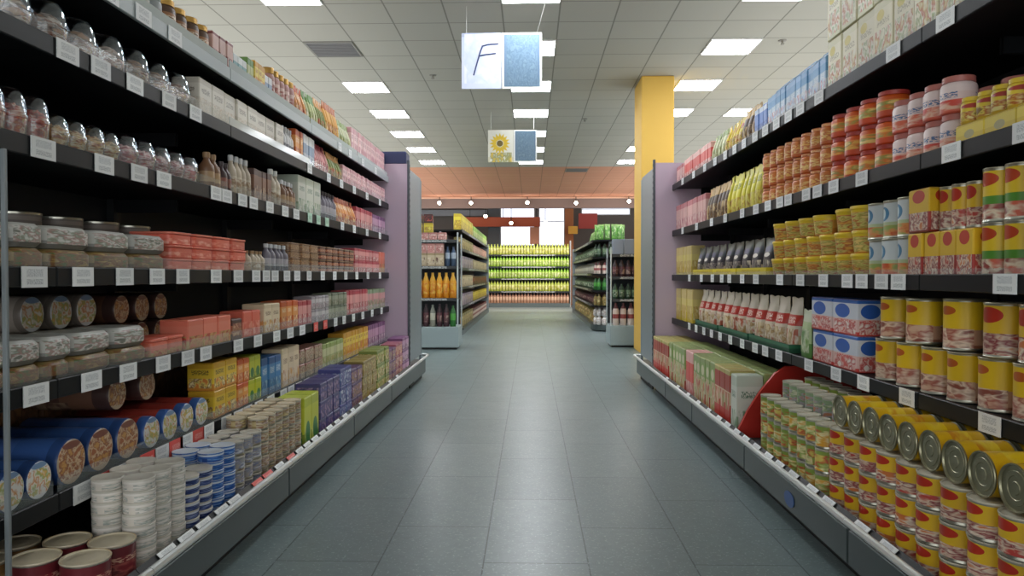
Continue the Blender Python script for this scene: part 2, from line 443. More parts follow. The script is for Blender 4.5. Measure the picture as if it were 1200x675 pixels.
# ------------------------------------------------------------------ the room
CEIL = 3.85
def ceiling_mat(name, c1, c2, gap):
    m, nt, b = newmat(name); tc = nt.nodes.new('ShaderNodeTexCoord'); mp = nt.nodes.new('ShaderNodeMapping')
    mp.inputs['Location'].default_value = (.3, .3, 0); nt.links.new(tc.outputs['Object'], mp.inputs[0])
    br = nt.nodes.new('ShaderNodeTexBrick'); br.offset = 0
    for k, v in (('Scale', 1.0), ('Mortar Size', .009), ('Mortar Smooth', .2), ('Bias', 0), ('Brick Width', .6), ('Row Height', .6)): br.inputs[k].default_value = v
    br.inputs['Color1'].default_value = lin(c1); br.inputs['Color2'].default_value = lin(c2); br.inputs['Mortar'].default_value = lin(gap)
    nt.links.new(mp.outputs[0], br.inputs['Vector']); nt.links.new(br.outputs[0], b.inputs['Base Color'])
    no = nt.nodes.new('ShaderNodeTexNoise'); no.inputs['Scale'].default_value = 60; nt.links.new(tc.outputs['Object'], no.inputs['Vector'])
    bp = nt.nodes.new('ShaderNodeBump'); bp.inputs['Strength'].default_value = .08; nt.links.new(no.outputs[0], bp.inputs['Height']); nt.links.new(bp.outputs[0], b.inputs['Normal'])
    b.inputs['Roughness'].default_value = .85
    return m
def floor_mat():
    m, nt, b = newmat('stone_tiles'); N = NT(nt); tc = nt.nodes.new('ShaderNodeTexCoord'); mp = nt.nodes.new('ShaderNodeMapping')
    mp.inputs['Rotation'].default_value = (0, 0, PI / 2); mp.inputs['Location'].default_value = (0, .18 , 0); nt.links.new(tc.outputs['Object'], mp.inputs[0])
    br = nt.nodes.new('ShaderNodeTexBrick'); br.offset = .5
    for k, v in (('Scale', 1.0), ('Mortar Size', .0032), ('Mortar Smooth', .3), ('Bias', 0), ('Brick Width', .8), ('Row Height', .4)): br.inputs[k].default_value = v
    br.inputs['Color1'].default_value = lin('#707f80'); br.inputs['Color2'].default_value = lin('#778687'); br.inputs['Mortar'].default_value = lin('#414e50')
    nt.links.new(mp.outputs[0], br.inputs['Vector'])
    no = nt.nodes.new('ShaderNodeTexNoise'); no.inputs['Scale'].default_value = 5; no.inputs['Detail'].default_value = 6; nt.links.new(tc.outputs['Object'], no.inputs['Vector'])
    n2 = nt.nodes.new('ShaderNodeTexNoise'); n2.inputs['Scale'].default_value = 75; n2.inputs['Detail'].default_value = 2; nt.links.new(tc.outputs['Object'], n2.inputs['Vector'])
    n3 = nt.nodes.new('ShaderNodeTexNoise'); n3.inputs['Scale'].default_value = 22; n3.inputs['Detail'].default_value = 5; nt.links.new(tc.outputs['Object'], n3.inputs['Vector'])
    col = N.mix(N.m('MULTIPLY', N.m('SUBTRACT', n3.outputs[0], .4), .9), br.outputs[0], lin('#5a696b'))
    col = N.mix(N.m('MULTIPLY', N.m('GREATER_THAN', n2.outputs[0], .63), .42), col, lin('#a8b6b7'))
    nt.links.new(col, b.inputs['Base Color'])
    nt.links.new(N.m('MULTIPLY_ADD', no.outputs[0], .1, .27), b.inputs['Roughness'])
    bp = nt.nodes.new('ShaderNodeBump'); bp.inputs['Strength'].default_value = .18; bp.inputs['Distance'].default_value = .004
    nt.links.new(N.m('MULTIPLY', br.outputs['Fac'], -1.0), bp.inputs['Height']); nt.links.new(bp.outputs[0], b.inputs['Normal'])
    return m
struct('floor', box_bm(-9, 9, -4, 30, -.06, 0), floor_mat())
BACK_Y0 = 18.9
struct('ceiling', box_bm(-9, 9, -4, BACK_Y0, CEIL, CEIL + .08), ceiling_mat('ceiling_tiles', '#b4b3ab', '#b9b8b0', '#86857e'))
struct('ceiling_back', box_bm(-9, 9, BACK_Y0, 26.3, CEIL, CEIL + .08), ceiling_mat('terracotta_ceiling_tiles', '#d39a7e', '#d1967a', '#a87860'))  # orange glow on the rear ceiling put into its tile colours
# side walls with long high openings shaped to let ambient light onto the ceiling
for nm, s in (('wall_left', -1), ('wall_right', 1)):
    bm = box_bm(s * 9, s * 9.15, -4, 30, 0, 2.3); bx(bm, s * 9, s * 9.15, -4, 30, 3.7, 3.93)
    for k in range(8): bx(bm, s * 9.02, s * 9.13, -4 + k * 4.8, -3.6 + k * 4.8, 2.3, 3.7)
    struct(nm, bm, plain('#c8c4ba', .8))
bm = box_bm(-9, 9, -4.15, -4, 0, .35); bx(bm, -9, 9, -4.15, -4, 3.7, CEIL)
for k in range(7): bx(bm, -9 + k * 2.96, -8.8 + k * 2.96, -4.12, -4.02, .35, 3.7)
struct('wall_front', bm, plain('#b9b6ae', .8))              # the shop front behind the camera is glazed
# bulkhead that ends the glow-tinted ceiling, and the back wall with its windows
struct('trim_1', box_bm(-9, 9, 26.3, 26.5, 3.47, CEIL + .08), plain('#8d817e', .7))
struct('trim_2', box_bm(-9, 9, 26.22, 26.3, CEIL - .05, CEIL - .002), plain('#f2cdb4', .5))
struct('ceiling_rear', box_bm(-9, 9, 26.5, 30, 3.86, 3.92), plain('#a29a94', .8))
WB = 28.4
xs = [at(p, 260, WB)[0] for p in (586, 627, 631, 662, 681, 739)]
zt = 3.75; zl = 2.2
ZL = (zl, zl, 3.38)
bm = box_bm(-9, 9, WB, WB + .2, 0, zl); bx(bm, -9, 9, WB, WB + .2, zt, 3.86); bx(bm, xs[4], xs[5], WB, WB + .2, zl, ZL[2])
for a, b in ((-9, xs[0]), (xs[1], xs[2]), (xs[3], xs[4]), (xs[5], 9)): bx(bm, a, b, WB, WB + .2, zl, zt)
struct('wall_back', bm, plain('#7d7672', .8))
GLASS = emit('daylit_glass', '#e9eefb', .75)
for k in range(3):
    a, b = xs[2 * k], xs[2 * k + 1]; zl = ZL[k]
    bm = bmesh.new(); t = .04
    bx(bm, a, a + t, WB + .05, WB + .12, zl, zt); bx(bm, b - t, b, WB + .05, WB + .12, zl, zt)
    bx(bm, a + t, b - t, WB + .05, WB + .12, zl, zl + t); bx(bm, a + t, b - t, WB + .05, WB + .12, zt - t, zt)
    bx(bm, a + t, b - t, WB + .05, WB + .12, zl + .6 * (zt - zl), zl + .6 * (zt - zl) + .03)
    w = struct('window_%d' % (k + 1), bm, M_WHITE)
    obj('window_pane', box_bm(a + t, b - t, WB + .08, WB + .09, zl + t, zt - t), GLASS, parent=w)

def light_panel(x, y, label):
    e = empty('ceiling_light', (x, y, CEIL - .012), label, 'light', 'square ceiling light panels')
    bm = bmesh.new(); r, t = .297, .014
    bx(bm, -r, r, -r, -r + t, -.006, .011); bx(bm, -r, r, r - t, r, -.006, .011)
    bx(bm, -r, -r + t, -r + t, r - t, -.006, .011); bx(bm, r - t, r, -r + t, r - t, -.006, .011)
    obj('light_frame', bm, M_WHITE, parent=e)
    obj('diffuser', box_bm(-r + t, r - t, -r + t, r - t, -.002, .008), LAMP, parent=e)
LAMP = emit('lamp_diffuser', '#f8fbff', LAMP_STRENGTH)
for ci, (cx, cn) in enumerate(((-2.4, 'line above the six-shelf side'), (0, 'line above the aisle'), (2.4, 'line above the four-shelf side'))):
    for k in range(7):
        if ci == 0 and k == 1: continue
        light_panel(cx, 7.2 + 1.8 * k, 'glowing square ceiling panel, %s in the %s' % (ORD[k if ci or k == 0 else k - 1], cn))
for ci, (cx, cn) in enumerate(((-2.4, 'line above the six-shelf side'), (0, 'line above the aisle'), (2.4, 'line above the four-shelf side'))):
    for k in range(1): light_panel(cx, 5.4 - 3.6 * k, 'glowing ceiling panel behind the framed ones, %s one back, %s' % (ORD[k], cn))
light_panel(3.6, 12.6, 'glowing square ceiling panel standing alone outside the lines, half behind goods')
# air grille in place of one lamp
for vx, vy, vl in ((-2.4, 9.0, 'dark slatted square air grille in the pale ceiling among lamps'), (1.2, 19.5, 'dark slatted square air grille in the glow-tinted rear ceiling')):
    e = empty('ceiling_vent', (vx, vy, CEIL - .004), vl, 'vent')
    bm = bmesh.new()
    for a in (-.29, .27): bx(bm, a, a + .02, -.29, .29, -.01, .003); bx(bm, -.27, .27, a, a + .02, -.01, .003)
    obj('vent_frame', bm, plain('#8a8a85', .6), parent=e)
    bm = bmesh.new()
    for k in range(11): bx(bm, -.27, .27, -.262 + k * .049, -.235 + k * .049, -.008, .002)
    obj('slat', bm, plain('#77777a', .6), parent=e)
    obj('vent_back', box_bm(-.27, .27, -.27, .27, .002, .0035), plain('#55565a', .8), parent=e)
for x, y, w_ in ((2.95, 8.8, 'four-shelf side'), (-1.35, 10.2, 'six-shelf side'), (.95, 13.1, 'aisle, near the smaller hanging sign')):
    bm = lathe(bmesh.new(), [(0, -.05), (.02, -.05), (.024, -.035), (.012, -.03), (.012, -.012), (.045, -.008), (.05, 0), (0, 0)], seg=16)
    o = obj('sprinkler_head', bm, plain('#8f8d86', .4, .5), smooth=True); o.location = (x, y, CEIL - .001)
    tag(o, 'small metal sprinkler head on the ceiling over the ' + w_, 'sprinkler')

# pillar
bm = box_bm(1.53, 1.98, 10.3, 11.0, 0, CEIL - .001, bev=.012)
struct('pillar', bm, plain('#dfb450', .6))

# ------------------------------------------------------------------ shelving bays
TAGS = {('L', 1): [128, 168, 205, 398, 410, 425, 440], ('L', 2): [65, 118, 158, 198, 229, 365, 385, 400, 415, 430, 445],
        ('L', 3): [62, 122, 163, 192, 253, 270, 284, 297, 316, 334, 347, 401, 415, 430, 445],
        ('L', 4): [40, 97, 146, 184, 214, 253, 279, 300, 312, 322, 336, 348, 362, 378, 392, 405, 418, 431, 445],
        ('L', 5): [42, 107, 150, 191, 220, 241, 279, 302, 324, 340, 354, 393, 403, 414, 425, 436, 447],
        ('L', 6): [98, 149, 189, 218, 244, 265, 278, 290, 303, 317, 332, 341, 350, 359, 380, 394, 408, 421, 434, 446],
        ('L', 0): [197, 220, 240, 261, 276, 330, 352, 361, 370, 379, 387, 396, 405, 414, 424, 434, 445, 456, 466],
        ('R', 1): [800, 813, 826, 838, 850, 861, 872, 885, 897, 910, 924, 938, 960, 1047, 1108],
        ('R', 2): [800, 816, 834, 852, 870, 886, 900, 914, 924, 945, 958, 977, 1010, 1115, 1202],
        ('R', 3): [808, 822, 835, 846, 854, 870, 886, 914, 938, 965, 993, 1010, 1033, 1053, 1178],
        ('R', 4): [808, 816, 825, 834, 844, 856, 870, 885, 897, 913, 948, 980, 1012, 1063, 1160],
        ('R', 0): [782, 794, 806, 818, 830, 842, 852, 863, 874, 886, 900, 913, 929, 951, 970, 1003, 1040]}
REDTAGS = {('L', 5): [370, 381], ('L', 6): [122, 173, 206, 232], ('L', 0): [303, 315, 342]}
GREENTAGS = {('L', 3): [364, 373, 383]}
STRIPS = {('L', 2): (236, 352)}           # long pale frosted guard instead of a clear one

BAYS = []
def bay(side, k, y0, y1, label, opened_left=False):
    s = -1 if side == 'L' else 1
    X, S = (LX, LS) if s < 0 else (RX, RS)
    e = empty('shelving_bay', (s * 1.5, (y0 + y1) / 2, 0), label, 'shelving', 'shelving bays of the %s side' % ('six-shelf' if s < 0 else 'four-shelf'))
    BAYS.append(e)
    def put(name, bm, mat, parent=None):
        o = obj(name, bm, mat)
        o.parent = parent or e
        if not parent: o.matrix_parent_inverse = Matrix.Translation(-Vector(e.location))
        return o
    g = .0015; a, b = y0 + g, y1 - g
    put('back_panel', box_bm(s * 1.93, s * 1.945, a, b, .06, 2.17), M_BACK)
    put('kick_plate', box_bm(s * 1.19, s * 1.2, a, b, .001, .085), M_BLACK)
    put('base_deck', box_bm(s * 1.13, s * 1.93, a, b, DECK - .02, DECK), plain('#3a4044', .5))
    bm = box_bm(s * 1.108, s * 1.128, a + .004, b - .004, .085, .212, bev=.004)
    bf = put('base_front', bm, M_BASE)
    put('bumper_rail', tube(bmesh.new(), [(s * 1.103, a, .238), (s * 1.103, b, .238)], .013), M_CHROME)
    for n_, yy in enumerate((a, b - .03)):
        put('upright', box_bm(s * 1.896, s * 1.929, yy, yy + .03, .19, 2.175), M_DARK)
    for sh, z in S.items():
        bm = box_bm(s * (X + .004), s * 1.928, a, b, z - .016, z + .012)
        for yy in (a + .004, b - .01):                          # brackets under the board
            bx(bm, s * 1.62, s * 1.926, yy, yy + .006, z - .075, z - .017)
        sb = put('shelf', bm, M_SHELF)
        bm = box_bm(s * (X - .012), s * (X + .003), a, b, z - .034, z + .022, bev=.003)
        pale = side == 'L' and sh == 1
        rl = put('price_rail', bm, plain('#a3aeb0', .35) if pale else M_LIP, parent=sb)
        def sub(name, bm, mat):
            o = obj(name, bm, mat); o.parent = sb; return o
        fr = STRIPS.get((side, sh))
        mid = (y0 + y1) / 2
        if side == 'L' or sh in (1, 3):
            pg = pale or (fr and fr[0] < 600 + 0 and y_at(fr[0], s * X, z) < mid < y_at(fr[1], s * X, z) + .7)
            sub('front_guard', box_bm(s * (X - .002), s * (X + .001), a + .01, b - .01, z + .022, z + (.062 if side == 'L' else .04)), M_GUARD_PALE if pg else M_GUARD)
        n0 = len(bpy.data.objects)
        for src, mt in ((TAGS, M_TAG), (REDTAGS, M_TAGRED), (GREENTAGS, M_TAGGREEN)):
            for px in src.get((side, sh), ()):
                y = y_at(px, s * (X - .014), z - .006)
                if not a <= y <= b: continue
                y = min(max(y, a + .056), b - .056); w = .105 if y < 4.5 else .088
                bm = bmesh.new(); bx(bm, -w / 2, w / 2, -.0012, .0012, -.029, .029)
                o = obj('price_label', bm, mt, parent=sb); o.location = (s * (X - .0155), y, z - .006); o.rotation_euler = (0, 0, -s * PI / 2)
                o['label'] = 'white price label' if mt is M_TAG else ('red offer label' if mt is M_TAGRED else 'pale green price label')
    # ticket strip of the base deck
    bm = bmesh.new(); L = uvl(bm)
    q = [(s * 1.118, .215), (s * 1.122, .213), (s * 1.150, .243), (s * 1.146, .246)]
    va = [bm.verts.new((x, a, z)) for x, z in q]; vb = [bm.verts.new((x, b, z)) for x, z in q]
    for i in range(4): bm.faces.new((va[i], va[(i + 1) % 4], vb[(i + 1) % 4], vb[i]))
    bm.faces.new(va); bm.faces.new(vb)
    st = put('ticket_strip', bm, M_LIP)
    for src, mt in ((TAGS, M_TAG), (REDTAGS, M_TAGRED)):
        for px in src.get((side, 0), ()):
            y = y_at(px, s * 1.13, .232)
            if not a <= y <= b: continue
            y = min(max(y, a + .056), b - .056); w = .1 if y < 4.5 else .085
            bm = bmesh.new(); bx(bm, -w / 2, w / 2, -.0012, .0012, -.019, .019)
            o = obj('price_label', bm, mt, parent=st); o.location = (s * 1.1275, y, .2335); o.rotation_euler = (math.radians(-43), 0, -s * PI / 2)
            o['label'] = 'white price label' if mt is M_TAG else 'red offer label'
    return e, put
LB = [.85, 2.1, 3.35, 4.6, 5.85, 7.1]; RB = [.1, 1.35, 2.6, 3.85, 5.1, 6.1, 7.1]
LNOTE = ['beside the camera, slim grey front post at its far end', 'with long packs and tall white tin stacks', 'with coral tubs and blue tins', 'with yellow-green cartons at its foot', 'last before the lilac end panel']
RNOTE = ['beside the camera, mostly out of view', 'with the biggest lying yellow cans', 'with big yellow cans and cream cartons', 'with the blue sticker on its base front', 'with milk cartons and the red divider board', 'with dark pouches above soup cartons', 'last before the lilac end panel']
for k in range(5):
    e, put = bay('L', k, LB[k], LB[k + 1], 'dark six-shelf bay, %s' % LNOTE[k])
    if k == 0: put('front_post', box_bm(-1.351, -1.364, y_at(6, -1.357) - .006, y_at(6, -1.357) + .006, .192, 1.425, bev=.002), M_GREY)
for k in range(6):
    e, put = bay('R', k, RB[k], RB[k + 1], 'dark four-shelf bay, %s' % RNOTE[k if k < 3 else k])
    if k == 3:
        bm = bmesh.new(); lathe(bm, [(0, 0), (1, 0), (1, .06), (0, .06)], seg=28)
        st = obj('sticker', bm, art('sticker', [(0, '#27518f'), (1, '#27518f')])); st.scale = (.06, .033, .03)
        st.parent = e; st.location = (1.1065 - 1.5, y_at(925, 1.107, .14) - (RB[3] + RB[4]) / 2, .14); st.rotation_euler = (PI / 2, 0, -PI / 2); st['label'] = 'small blue oval sticker'

# end units: lilac panel towards the camera, silver side along the aisle
for side, s in (('six-shelf', -1), ('four-shelf', 1)):
    e = empty('end_display_unit', (s * 1.6, 7.5, 0), 'tall shelving end unit with lilac panel, closing the %s side' % side, 'shelving')
    I = Matrix.Translation(-Vector(e.location))
    def put(name, bm, mat, lab=None):
        o = obj(name, bm, mat, parent=e); o.matrix_parent_inverse = I
        if lab: o['label'] = lab
        return o
    put('end_panel', box_bm(s * 1.19, s * 1.945, 7.115, 7.14, .19, 2.17), M_LILAC, 'lilac end panel')
    po = put('corner_post', box_bm(s * 1.168, s * 1.19, 7.105, 7.14, .06, 2.20, bev=.003), plain('#4d545c', .45), 'dark slotted corner post')
    bm = bmesh.new()
    for k in range(34): bx(bm, s * 1.1665, s * 1.168, 7.114, 7.131, .32 + k * .055, .345 + k * .055)
    o = obj('slot', bm, M_BLACK, parent=po)
    put('side_panel', box_bm(s * 1.172, s * 1.188, 7.14, 7.84, .25, 2.12), M_SILVER, 'silver side panel')
    put('rear_post', box_bm(s * 1.166, s * 1.19, 7.84, 7.87, .0, 2.10, bev=.003), plain('#98a3a8', .35, .5))
    put('base_front', box_bm(s * 1.13, s * 1.15, 7.105, 7.90, .055, .212, bev=.004), M_BASE)
    put('kick_plate', box_bm(s * 1.165, s * 1.18, 7.105, 7.86, .001, .055), M_BLACK)
    put('base_deck', box_bm(s * 1.15, s * 1.945, 7.14, 7.95, .17, .19), plain('#3a4044', .5))
    put('bumper_rail', tube(bmesh.new(), [(s * 1.103, 7.102, .238), (s * 1.103, 7.86, .238), (s * 1.108, 7.93, .238), (s * 1.135, 7.965, .236), (s * 1.18, 7.975, .232)], .013), M_CHROME)
    for z in (.6, 1.0, 1.4, 1.8): put('shelf', box_bm(s * 1.19, s * 1.945, 7.20, 7.80, z - .02, z), M_SHELF)
    put('back_panel', box_bm(s * 1.19, s * 1.945, 7.145, 7.16, .19, 2.1), M_BACK)
# navy box on the top of the six-shelf side
bm = box_bm(-1.66, -1.20, 7.112, 7.30, 2.2, 2.31, bev=.006); bx(bm, -1.655, -1.205, 7.117, 7.295, 2.302, 2.318, bev=.004)
o = obj('storage_box', bm, plain('#27305a', .5)); tag(o, 'navy blue box on top of the lilac end unit', 'box'); o.location.z = -.029

# hanging signs over the aisle
def scr(pts, r, y): return tube(bmesh.new(), [(x, y, z) for x, z in pts], r, seg=6)
def hanging_sign(Y, px, label, pic):
    (xa, zt_), (xb, zb) = at(px[0], px[3], Y), at(px[1], px[4], Y); xc = at(px[2], px[3], Y)[0]
    e = empty('hanging_sign', ((xa + xc) / 2, Y, zb), label, 'sign', 'signs hanging over the aisle')
    I = Matrix.Translation(-Vector(e.location))
    def put(name, bm, mat, parent=None):
        o = obj(name, bm, mat, parent=parent or e)
        if not parent: o.matrix_parent_inverse = I
        return o
    pale = art('sign_paper_%d' % Y, [(0, '#c9d2ea'), (.55, '#c4d0ee'), (.9, '#aeb9d6')], p=(.1, .95, ['#d3dbf0', '#c3cfec', '#dfe4f2'], 3.0), g=.5) if pic == 'F' else art('sign_photo', [(0, '#cdc9b4'), (.16, '#d7d6cc')], p=(.0, .3, ['#e1dfd4', '#8c8f5a', '#d9b740'], 7), g=.5)
    p1 = put('picture_panel', box_bm(xa, xb - .004, Y - .006, Y + .006, zb, zt_), pale)
    w, h = xb - xa, zt_ - zb
    if pic == 'F':
        ink = plain('#39456f', .5)
        def st(pts): return [(xa + w * u, zb + h * v) for u, v in pts]
        put('letter_stroke', scr(st([(.52, .76), (.45, .62), (.37, .42), (.3, .24)]), .008, Y - .008), ink, p1)
        put('letter_stroke', scr(st([(.5, .76), (.66, .79), (.92, .80)]), .007, Y - .008), ink, p1)
        put('letter_stroke', scr(st([(.42, .585), (.6, .61), (.86, .63)]), .007, Y - .008), ink, p1)
    else:
        bm = bmesh.new()
        for k in range(16):
            a = 2 * PI * k / 16; rr = .33 * w
            q = []
            for (r_, da) in ((.14 * w, -.16), (rr * .8, -.22), (rr * 1.25, 0), (rr * .8, .22), (.14 * w, .16)):
                q.append(bm.verts.new((xa + w * .46 + r_ * math.cos(a + da), Y - .0075 - .0006 * (k % 2), zb + h * .58 + r_ * math.sin(a + da))))
            bm.faces.new(q)
        put('printed_petals', bm, plain('#d3b322', .5), p1)
        bm = lathe(bmesh.new(), [(0, 0), (.12 * w, 0), (.12 * w, .002), (0, .002)], seg=20, at_=(xa + w * .46, Y - .009, zb + h * .58), axis='y')
        put('printed_centre', bm, plain('#6a5a1c', .6), p1)
    fr = .02
    bm = box_bm(xb + .004, xc, Y - .006, Y + .006, zb, zt_)
    p2 = put('text_panel', bm, M_WHITE)
    blue = art('sign_blue_%d' % Y, [(0, '#577288'), (.2, '#56708a')], p=(.02, .98, ['#526e86', '#5f7b90', '#4c6880', '#647f92'], 9), g=.5)
    put('blue_field', box_bm(xb + .004 + fr, xc - fr, Y - .008, Y - .0062, zb + fr, zt_ - fr), blue, p2)
    for x in (xa + .05, xc - .05): put('wire', tube(bmesh.new(), [(x, Y, zt_), (x + (.0 if pic != 'F' else .12 * (x > 0)), Y - (.0 if pic != 'F' else .5 * (x > 0)), CEIL - .001)], .003, seg=5), plain('#c9c9c4', .4))
hanging_sign(7.6, (541, 588, 635, 39, 104), 'larger hanging double sign, blue letter F on white beside a blue field', 'F')
hanging_sign(12.5, (572, 602, 629, 152.5, 190), 'smaller hanging double sign with a yellow flower picture and blue field', 'flower')

# ------------------------------------------------------------------ printed looks
A = {}
def defart(k, *a, **kw): A[k] = art(k, *a, **kw)
# six-shelf side
defart('clearjar', [(0, '#8f8a86'), (.3, '#a9a49c'), (.62, '#9fa6a8')], p=(.2, .6, ['#b7b0a2', '#8b8078', '#c8c6bf'], 9), r=2)
defart('brownjar', [(0, '#7a5a44'), (.25, '#9a6f4e'), (.7, '#5a4436')], p=(.22, .62, ['#c7a57a', '#8d5c3a', '#e0d0b4', '#6b4a36'], 8), r=2)
defart('pinkcarton', [(0, '#d9a9ad'), (.2, '#e6c3c4'), (.8, '#cf9aa2')], p=(.15, .5, ['#e9cfd0', '#c98e9a', '#b06a78'], 5), t=((.6, .75, '#9d5a6c'),))
defart('maroonpink', [(0, '#8c4a4a'), (.5, '#c9a49a'), (.9, '#7e3f40')], p=(.1, .5, ['#cba79c', '#7a4444', '#d7c2b8'], 5))
defart('teal', [(0, '#cfd9d6'), (.35, '#7fa9ad'), (.7, '#d4dcda')], p=(.1, .4, ['#6f9aa0', '#cfd9d6', '#3e6f78'], 5))
defart('green', [(0, '#5d7a35'), (.4, '#b7bf83'), (.75, '#5f8a3a')], p=(.1, .5, ['#c6c890', '#7c8f46', '#d9d3b4'], 5))
defart('yellow', [(0, '#d8b03a'), (.5, '#e6cc5a'), (.8, '#d09a2e')], p=(.12, .48, ['#e0a93a', '#c76f2a', '#f0dc8a'], 5), t=((.62, .74, '#a3551f'),))
defart('whiteblue', [(0, '#c9d0d6'), (.4, '#8fa3bd'), (.7, '#dfe2e4')], p=(.1, .4, ['#5d7aa5', '#d7dde2', '#a8b4c4'], 6))
defart('pinkjar', [(0, '#c9a7a0'), (.3, '#ddc3bb'), (.7, '#b98d86')], p=(.2, .6, ['#e3d3cb', '#c58f86', '#a2655f'], 7), r=2)
defart('orange', [(0, '#cf6f35'), (.45, '#e09a55'), (.8, '#c65a2c')], p=(.1, .45, ['#e3b070', '#b6472a', '#f0d0a0'], 5), t=((.6, .74, '#f0d8b0'),))
defart('amber', [(0, '#c98a2e'), (.5, '#dfa748'), (.8, '#b7642a')], p=(.1, .45, ['#e8be60', '#a85a26', '#efd79a'], 5))
defart('palegreen', [(0, '#a9b583'), (.5, '#c9cda4'), (.8, '#8fa45f')], p=(.1, .45, ['#d6d6b4', '#8a9a58', '#c0b080'], 5))
defart('whitecarton', [(0, '#cfcabd'), (.5, '#dedacf'), (.85, '#cbc6ba')], p=(.08, .5, ['#d9d4c6', '#bdb5a5', '#e6e2d8', '#c7b9a2'], 9), t=((.62, .76, '#8d867c'),))
defart('whitebottle', [(0, '#c8c9cc'), (.2, '#8d8f98'), (.5, '#d9dadb')], r=2)
defart('pinkred', [(0, '#b9535a'), (.45, '#dd9a98'), (.8, '#b0404e')], p=(.1, .45, ['#e8bab4', '#a83c48', '#f0d6d0'], 5))
defart('orangegreen', [(0, '#c87a3a'), (.4, '#7d8a40'), (.75, '#d9a05a')], p=(.1, .45, ['#e0b070', '#6f7f38', '#b85a30'], 5))
defart('brownbottle', [(0, '#7a5238'), (.25, '#b79a78'), (.55, '#7c5a42')], r=2)
defart('darkbottle', [(0, '#4a2e2e'), (.25, '#8a5a50'), (.55, '#3f2a2c')], r=2)
defart('palebottle', [(0, '#b9ad98'), (.25, '#d3cbbb'), (.55, '#c3b7a3')], p=(.25, .5, ['#e2dccd', '#9c7f62', '#c9bda6'], 6), r=2)
defart('browncarton', [(0, '#5a4038'), (.4, '#7d5a48'), (.8, '#4d3733')], p=(.1, .5, ['#93705a', '#5a3d35', '#b39a80'], 5))
defart('whitegreen', [(0, '#8fa98c'), (.3, '#d3d8cc'), (.8, '#c2cdbd')], p=(.05, .4, ['#7f9f80', '#dfe3d9', '#a9b9a0'], 4), t=((.6, .72, '#6f8a76'),))
defart('greybottle', [(0, '#5e5a66'), (.25, '#b9b6bd'), (.55, '#74707c')], r=2)
defart('purple', [(0, '#8d5f86'), (.45, '#c9a0bd'), (.8, '#7d4f7c')], p=(.1, .45, ['#d9bccd', '#7a4a78', '#e6cfd6'], 5))
defart('silverflat', [(0, '#8d8f8c'), (.35, '#c4c6c2'), (.9, '#b3b5b0')], p=(.2, .86, ['#cfd1ce', '#8c9a8a', '#a98a86', '#d9dad6', '#7d8078'], 4.5))
defart('goldflat', [(0, '#6e5a34'), (.4, '#98804e'), (.9, '#7c683e')], p=(.1, .9, ['#a58b52', '#6f4a32', '#8a5f3a', '#5c6a3a'], 7))
defart('greytub', [(0, '#77716d'), (.5, '#8f8782'), (.85, '#7b7470')], r=2)
defart('coral', [(0, '#e0705c'), (.3, '#ec9480'), (.6, '#de6c58')], p=(.1, .6, ['#f0a592', '#e07562', '#d9614e'], 4))
defart('coralpack', [(0, '#c9b27c'), (.3, '#e58570'), (.8, '#e37a64')], p=(.05, .45, ['#d98a6c', '#c9a96e', '#b8483c'], 5))
defart('speckled', [(0, '#7d5a44'), (.5, '#9a7350'), (.9, '#5e4436')], p=(.05, .95, ['#a8845e', '#5f4236', '#c3a27a', '#7d4f3a'], 6))
defart('striped', [(0, '#5e3a34'), (.3, '#b06a4e'), (.7, '#4d3430')], p=(.2, .8, ['#b98a6a', '#8a3d34', '#d0a888'], 6))
defart('pinkgreen', [(0, '#9a9a78'), (.4, '#d19a9a'), (.8, '#8aa080')], p=(.1, .5, ['#dfb4ae', '#7f9070', '#c07a80'], 5))
defart('greygreen', [(0, '#77816a'), (.4, '#9aa08c'), (.8, '#6a7460')], p=(.1, .5, ['#b0b39f', '#6a7058', '#8f8a76'], 5))
defart('whitegrey', [(0, '#a9a5a8'), (.4, '#c9c6c8'), (.8, '#98949a')], p=(.1, .5, ['#d6d3d4', '#8d8890', '#b79aa0'], 5))
defart('creamcarton', [(0, '#cfae7c'), (.4, '#e2d2b4'), (.85, '#d7c6a6')], p=(.05, .45, ['#d9a860', '#e6dcc8', '#b87a44'], 4.5), t=((.6, .74, '#8a6a4c'),))
defart('bluelong', [(0, '#2f4f86'), (.5, '#3c60a0'), (.9, '#2c487c')], p=(.4, .6, ['#4a6cae', '#2c4a80'], 3), g=.35)
defart('redlong', [(0, '#7d2a2a'), (.5, '#a84238'), (.9, '#3c60a0')], g=.35)
defart('endpicture', [(0, '#d0d5d8'), (1, '#d0d5d8')], p=(.14, .8, ['#dcdcd8', '#c98a4a', '#e6e2d8', '#9fae6a', '#d9b25a', '#e2e2de'], 3.2), l=((.5, .88, .3, .08, '#6f8fb5'),))
defart('endpicturetan', [(0, '#b9a68c'), (1, '#b9a68c')], p=(.15, .8, ['#a4623a', '#d8c2a0', '#8a4a34', '#c99a5a'], 6), l=((.5, .86, .3, .08, '#7d4a3c'),))
defart('tanlong', [(0, '#8d857c'), (.5, '#a39a90'), (.9, '#7d756d')], p=(.3, .7, ['#b3aaa0', '#877d74'], 4))
defart('brownbox', [(0, '#4a3324'), (.5, '#5f4430'), (.9, '#3d2a1f')], p=(.1, .9, ['#6b4c34', '#4a3324', '#7a5a3c'], 5))
defart('yellowbox', [(0, '#cf8a34'), (.25, '#e4c23a'), (.8, '#d6a82e')], p=(.1, .45, ['#d9843a', '#e9d878', '#8a5a34', '#f0e2b0'], 5), t=((.58, .74, '#6b5a2a'),))
defart('bluebox', [(0, '#3a6a9c'), (.4, '#4f8ac0'), (.8, '#2f5c92')], p=(.1, .4, ['#9fc0d6', '#3a6a9c', '#6aa0cc'], 5), t=((.55, .72, '#d0dfe8'),))
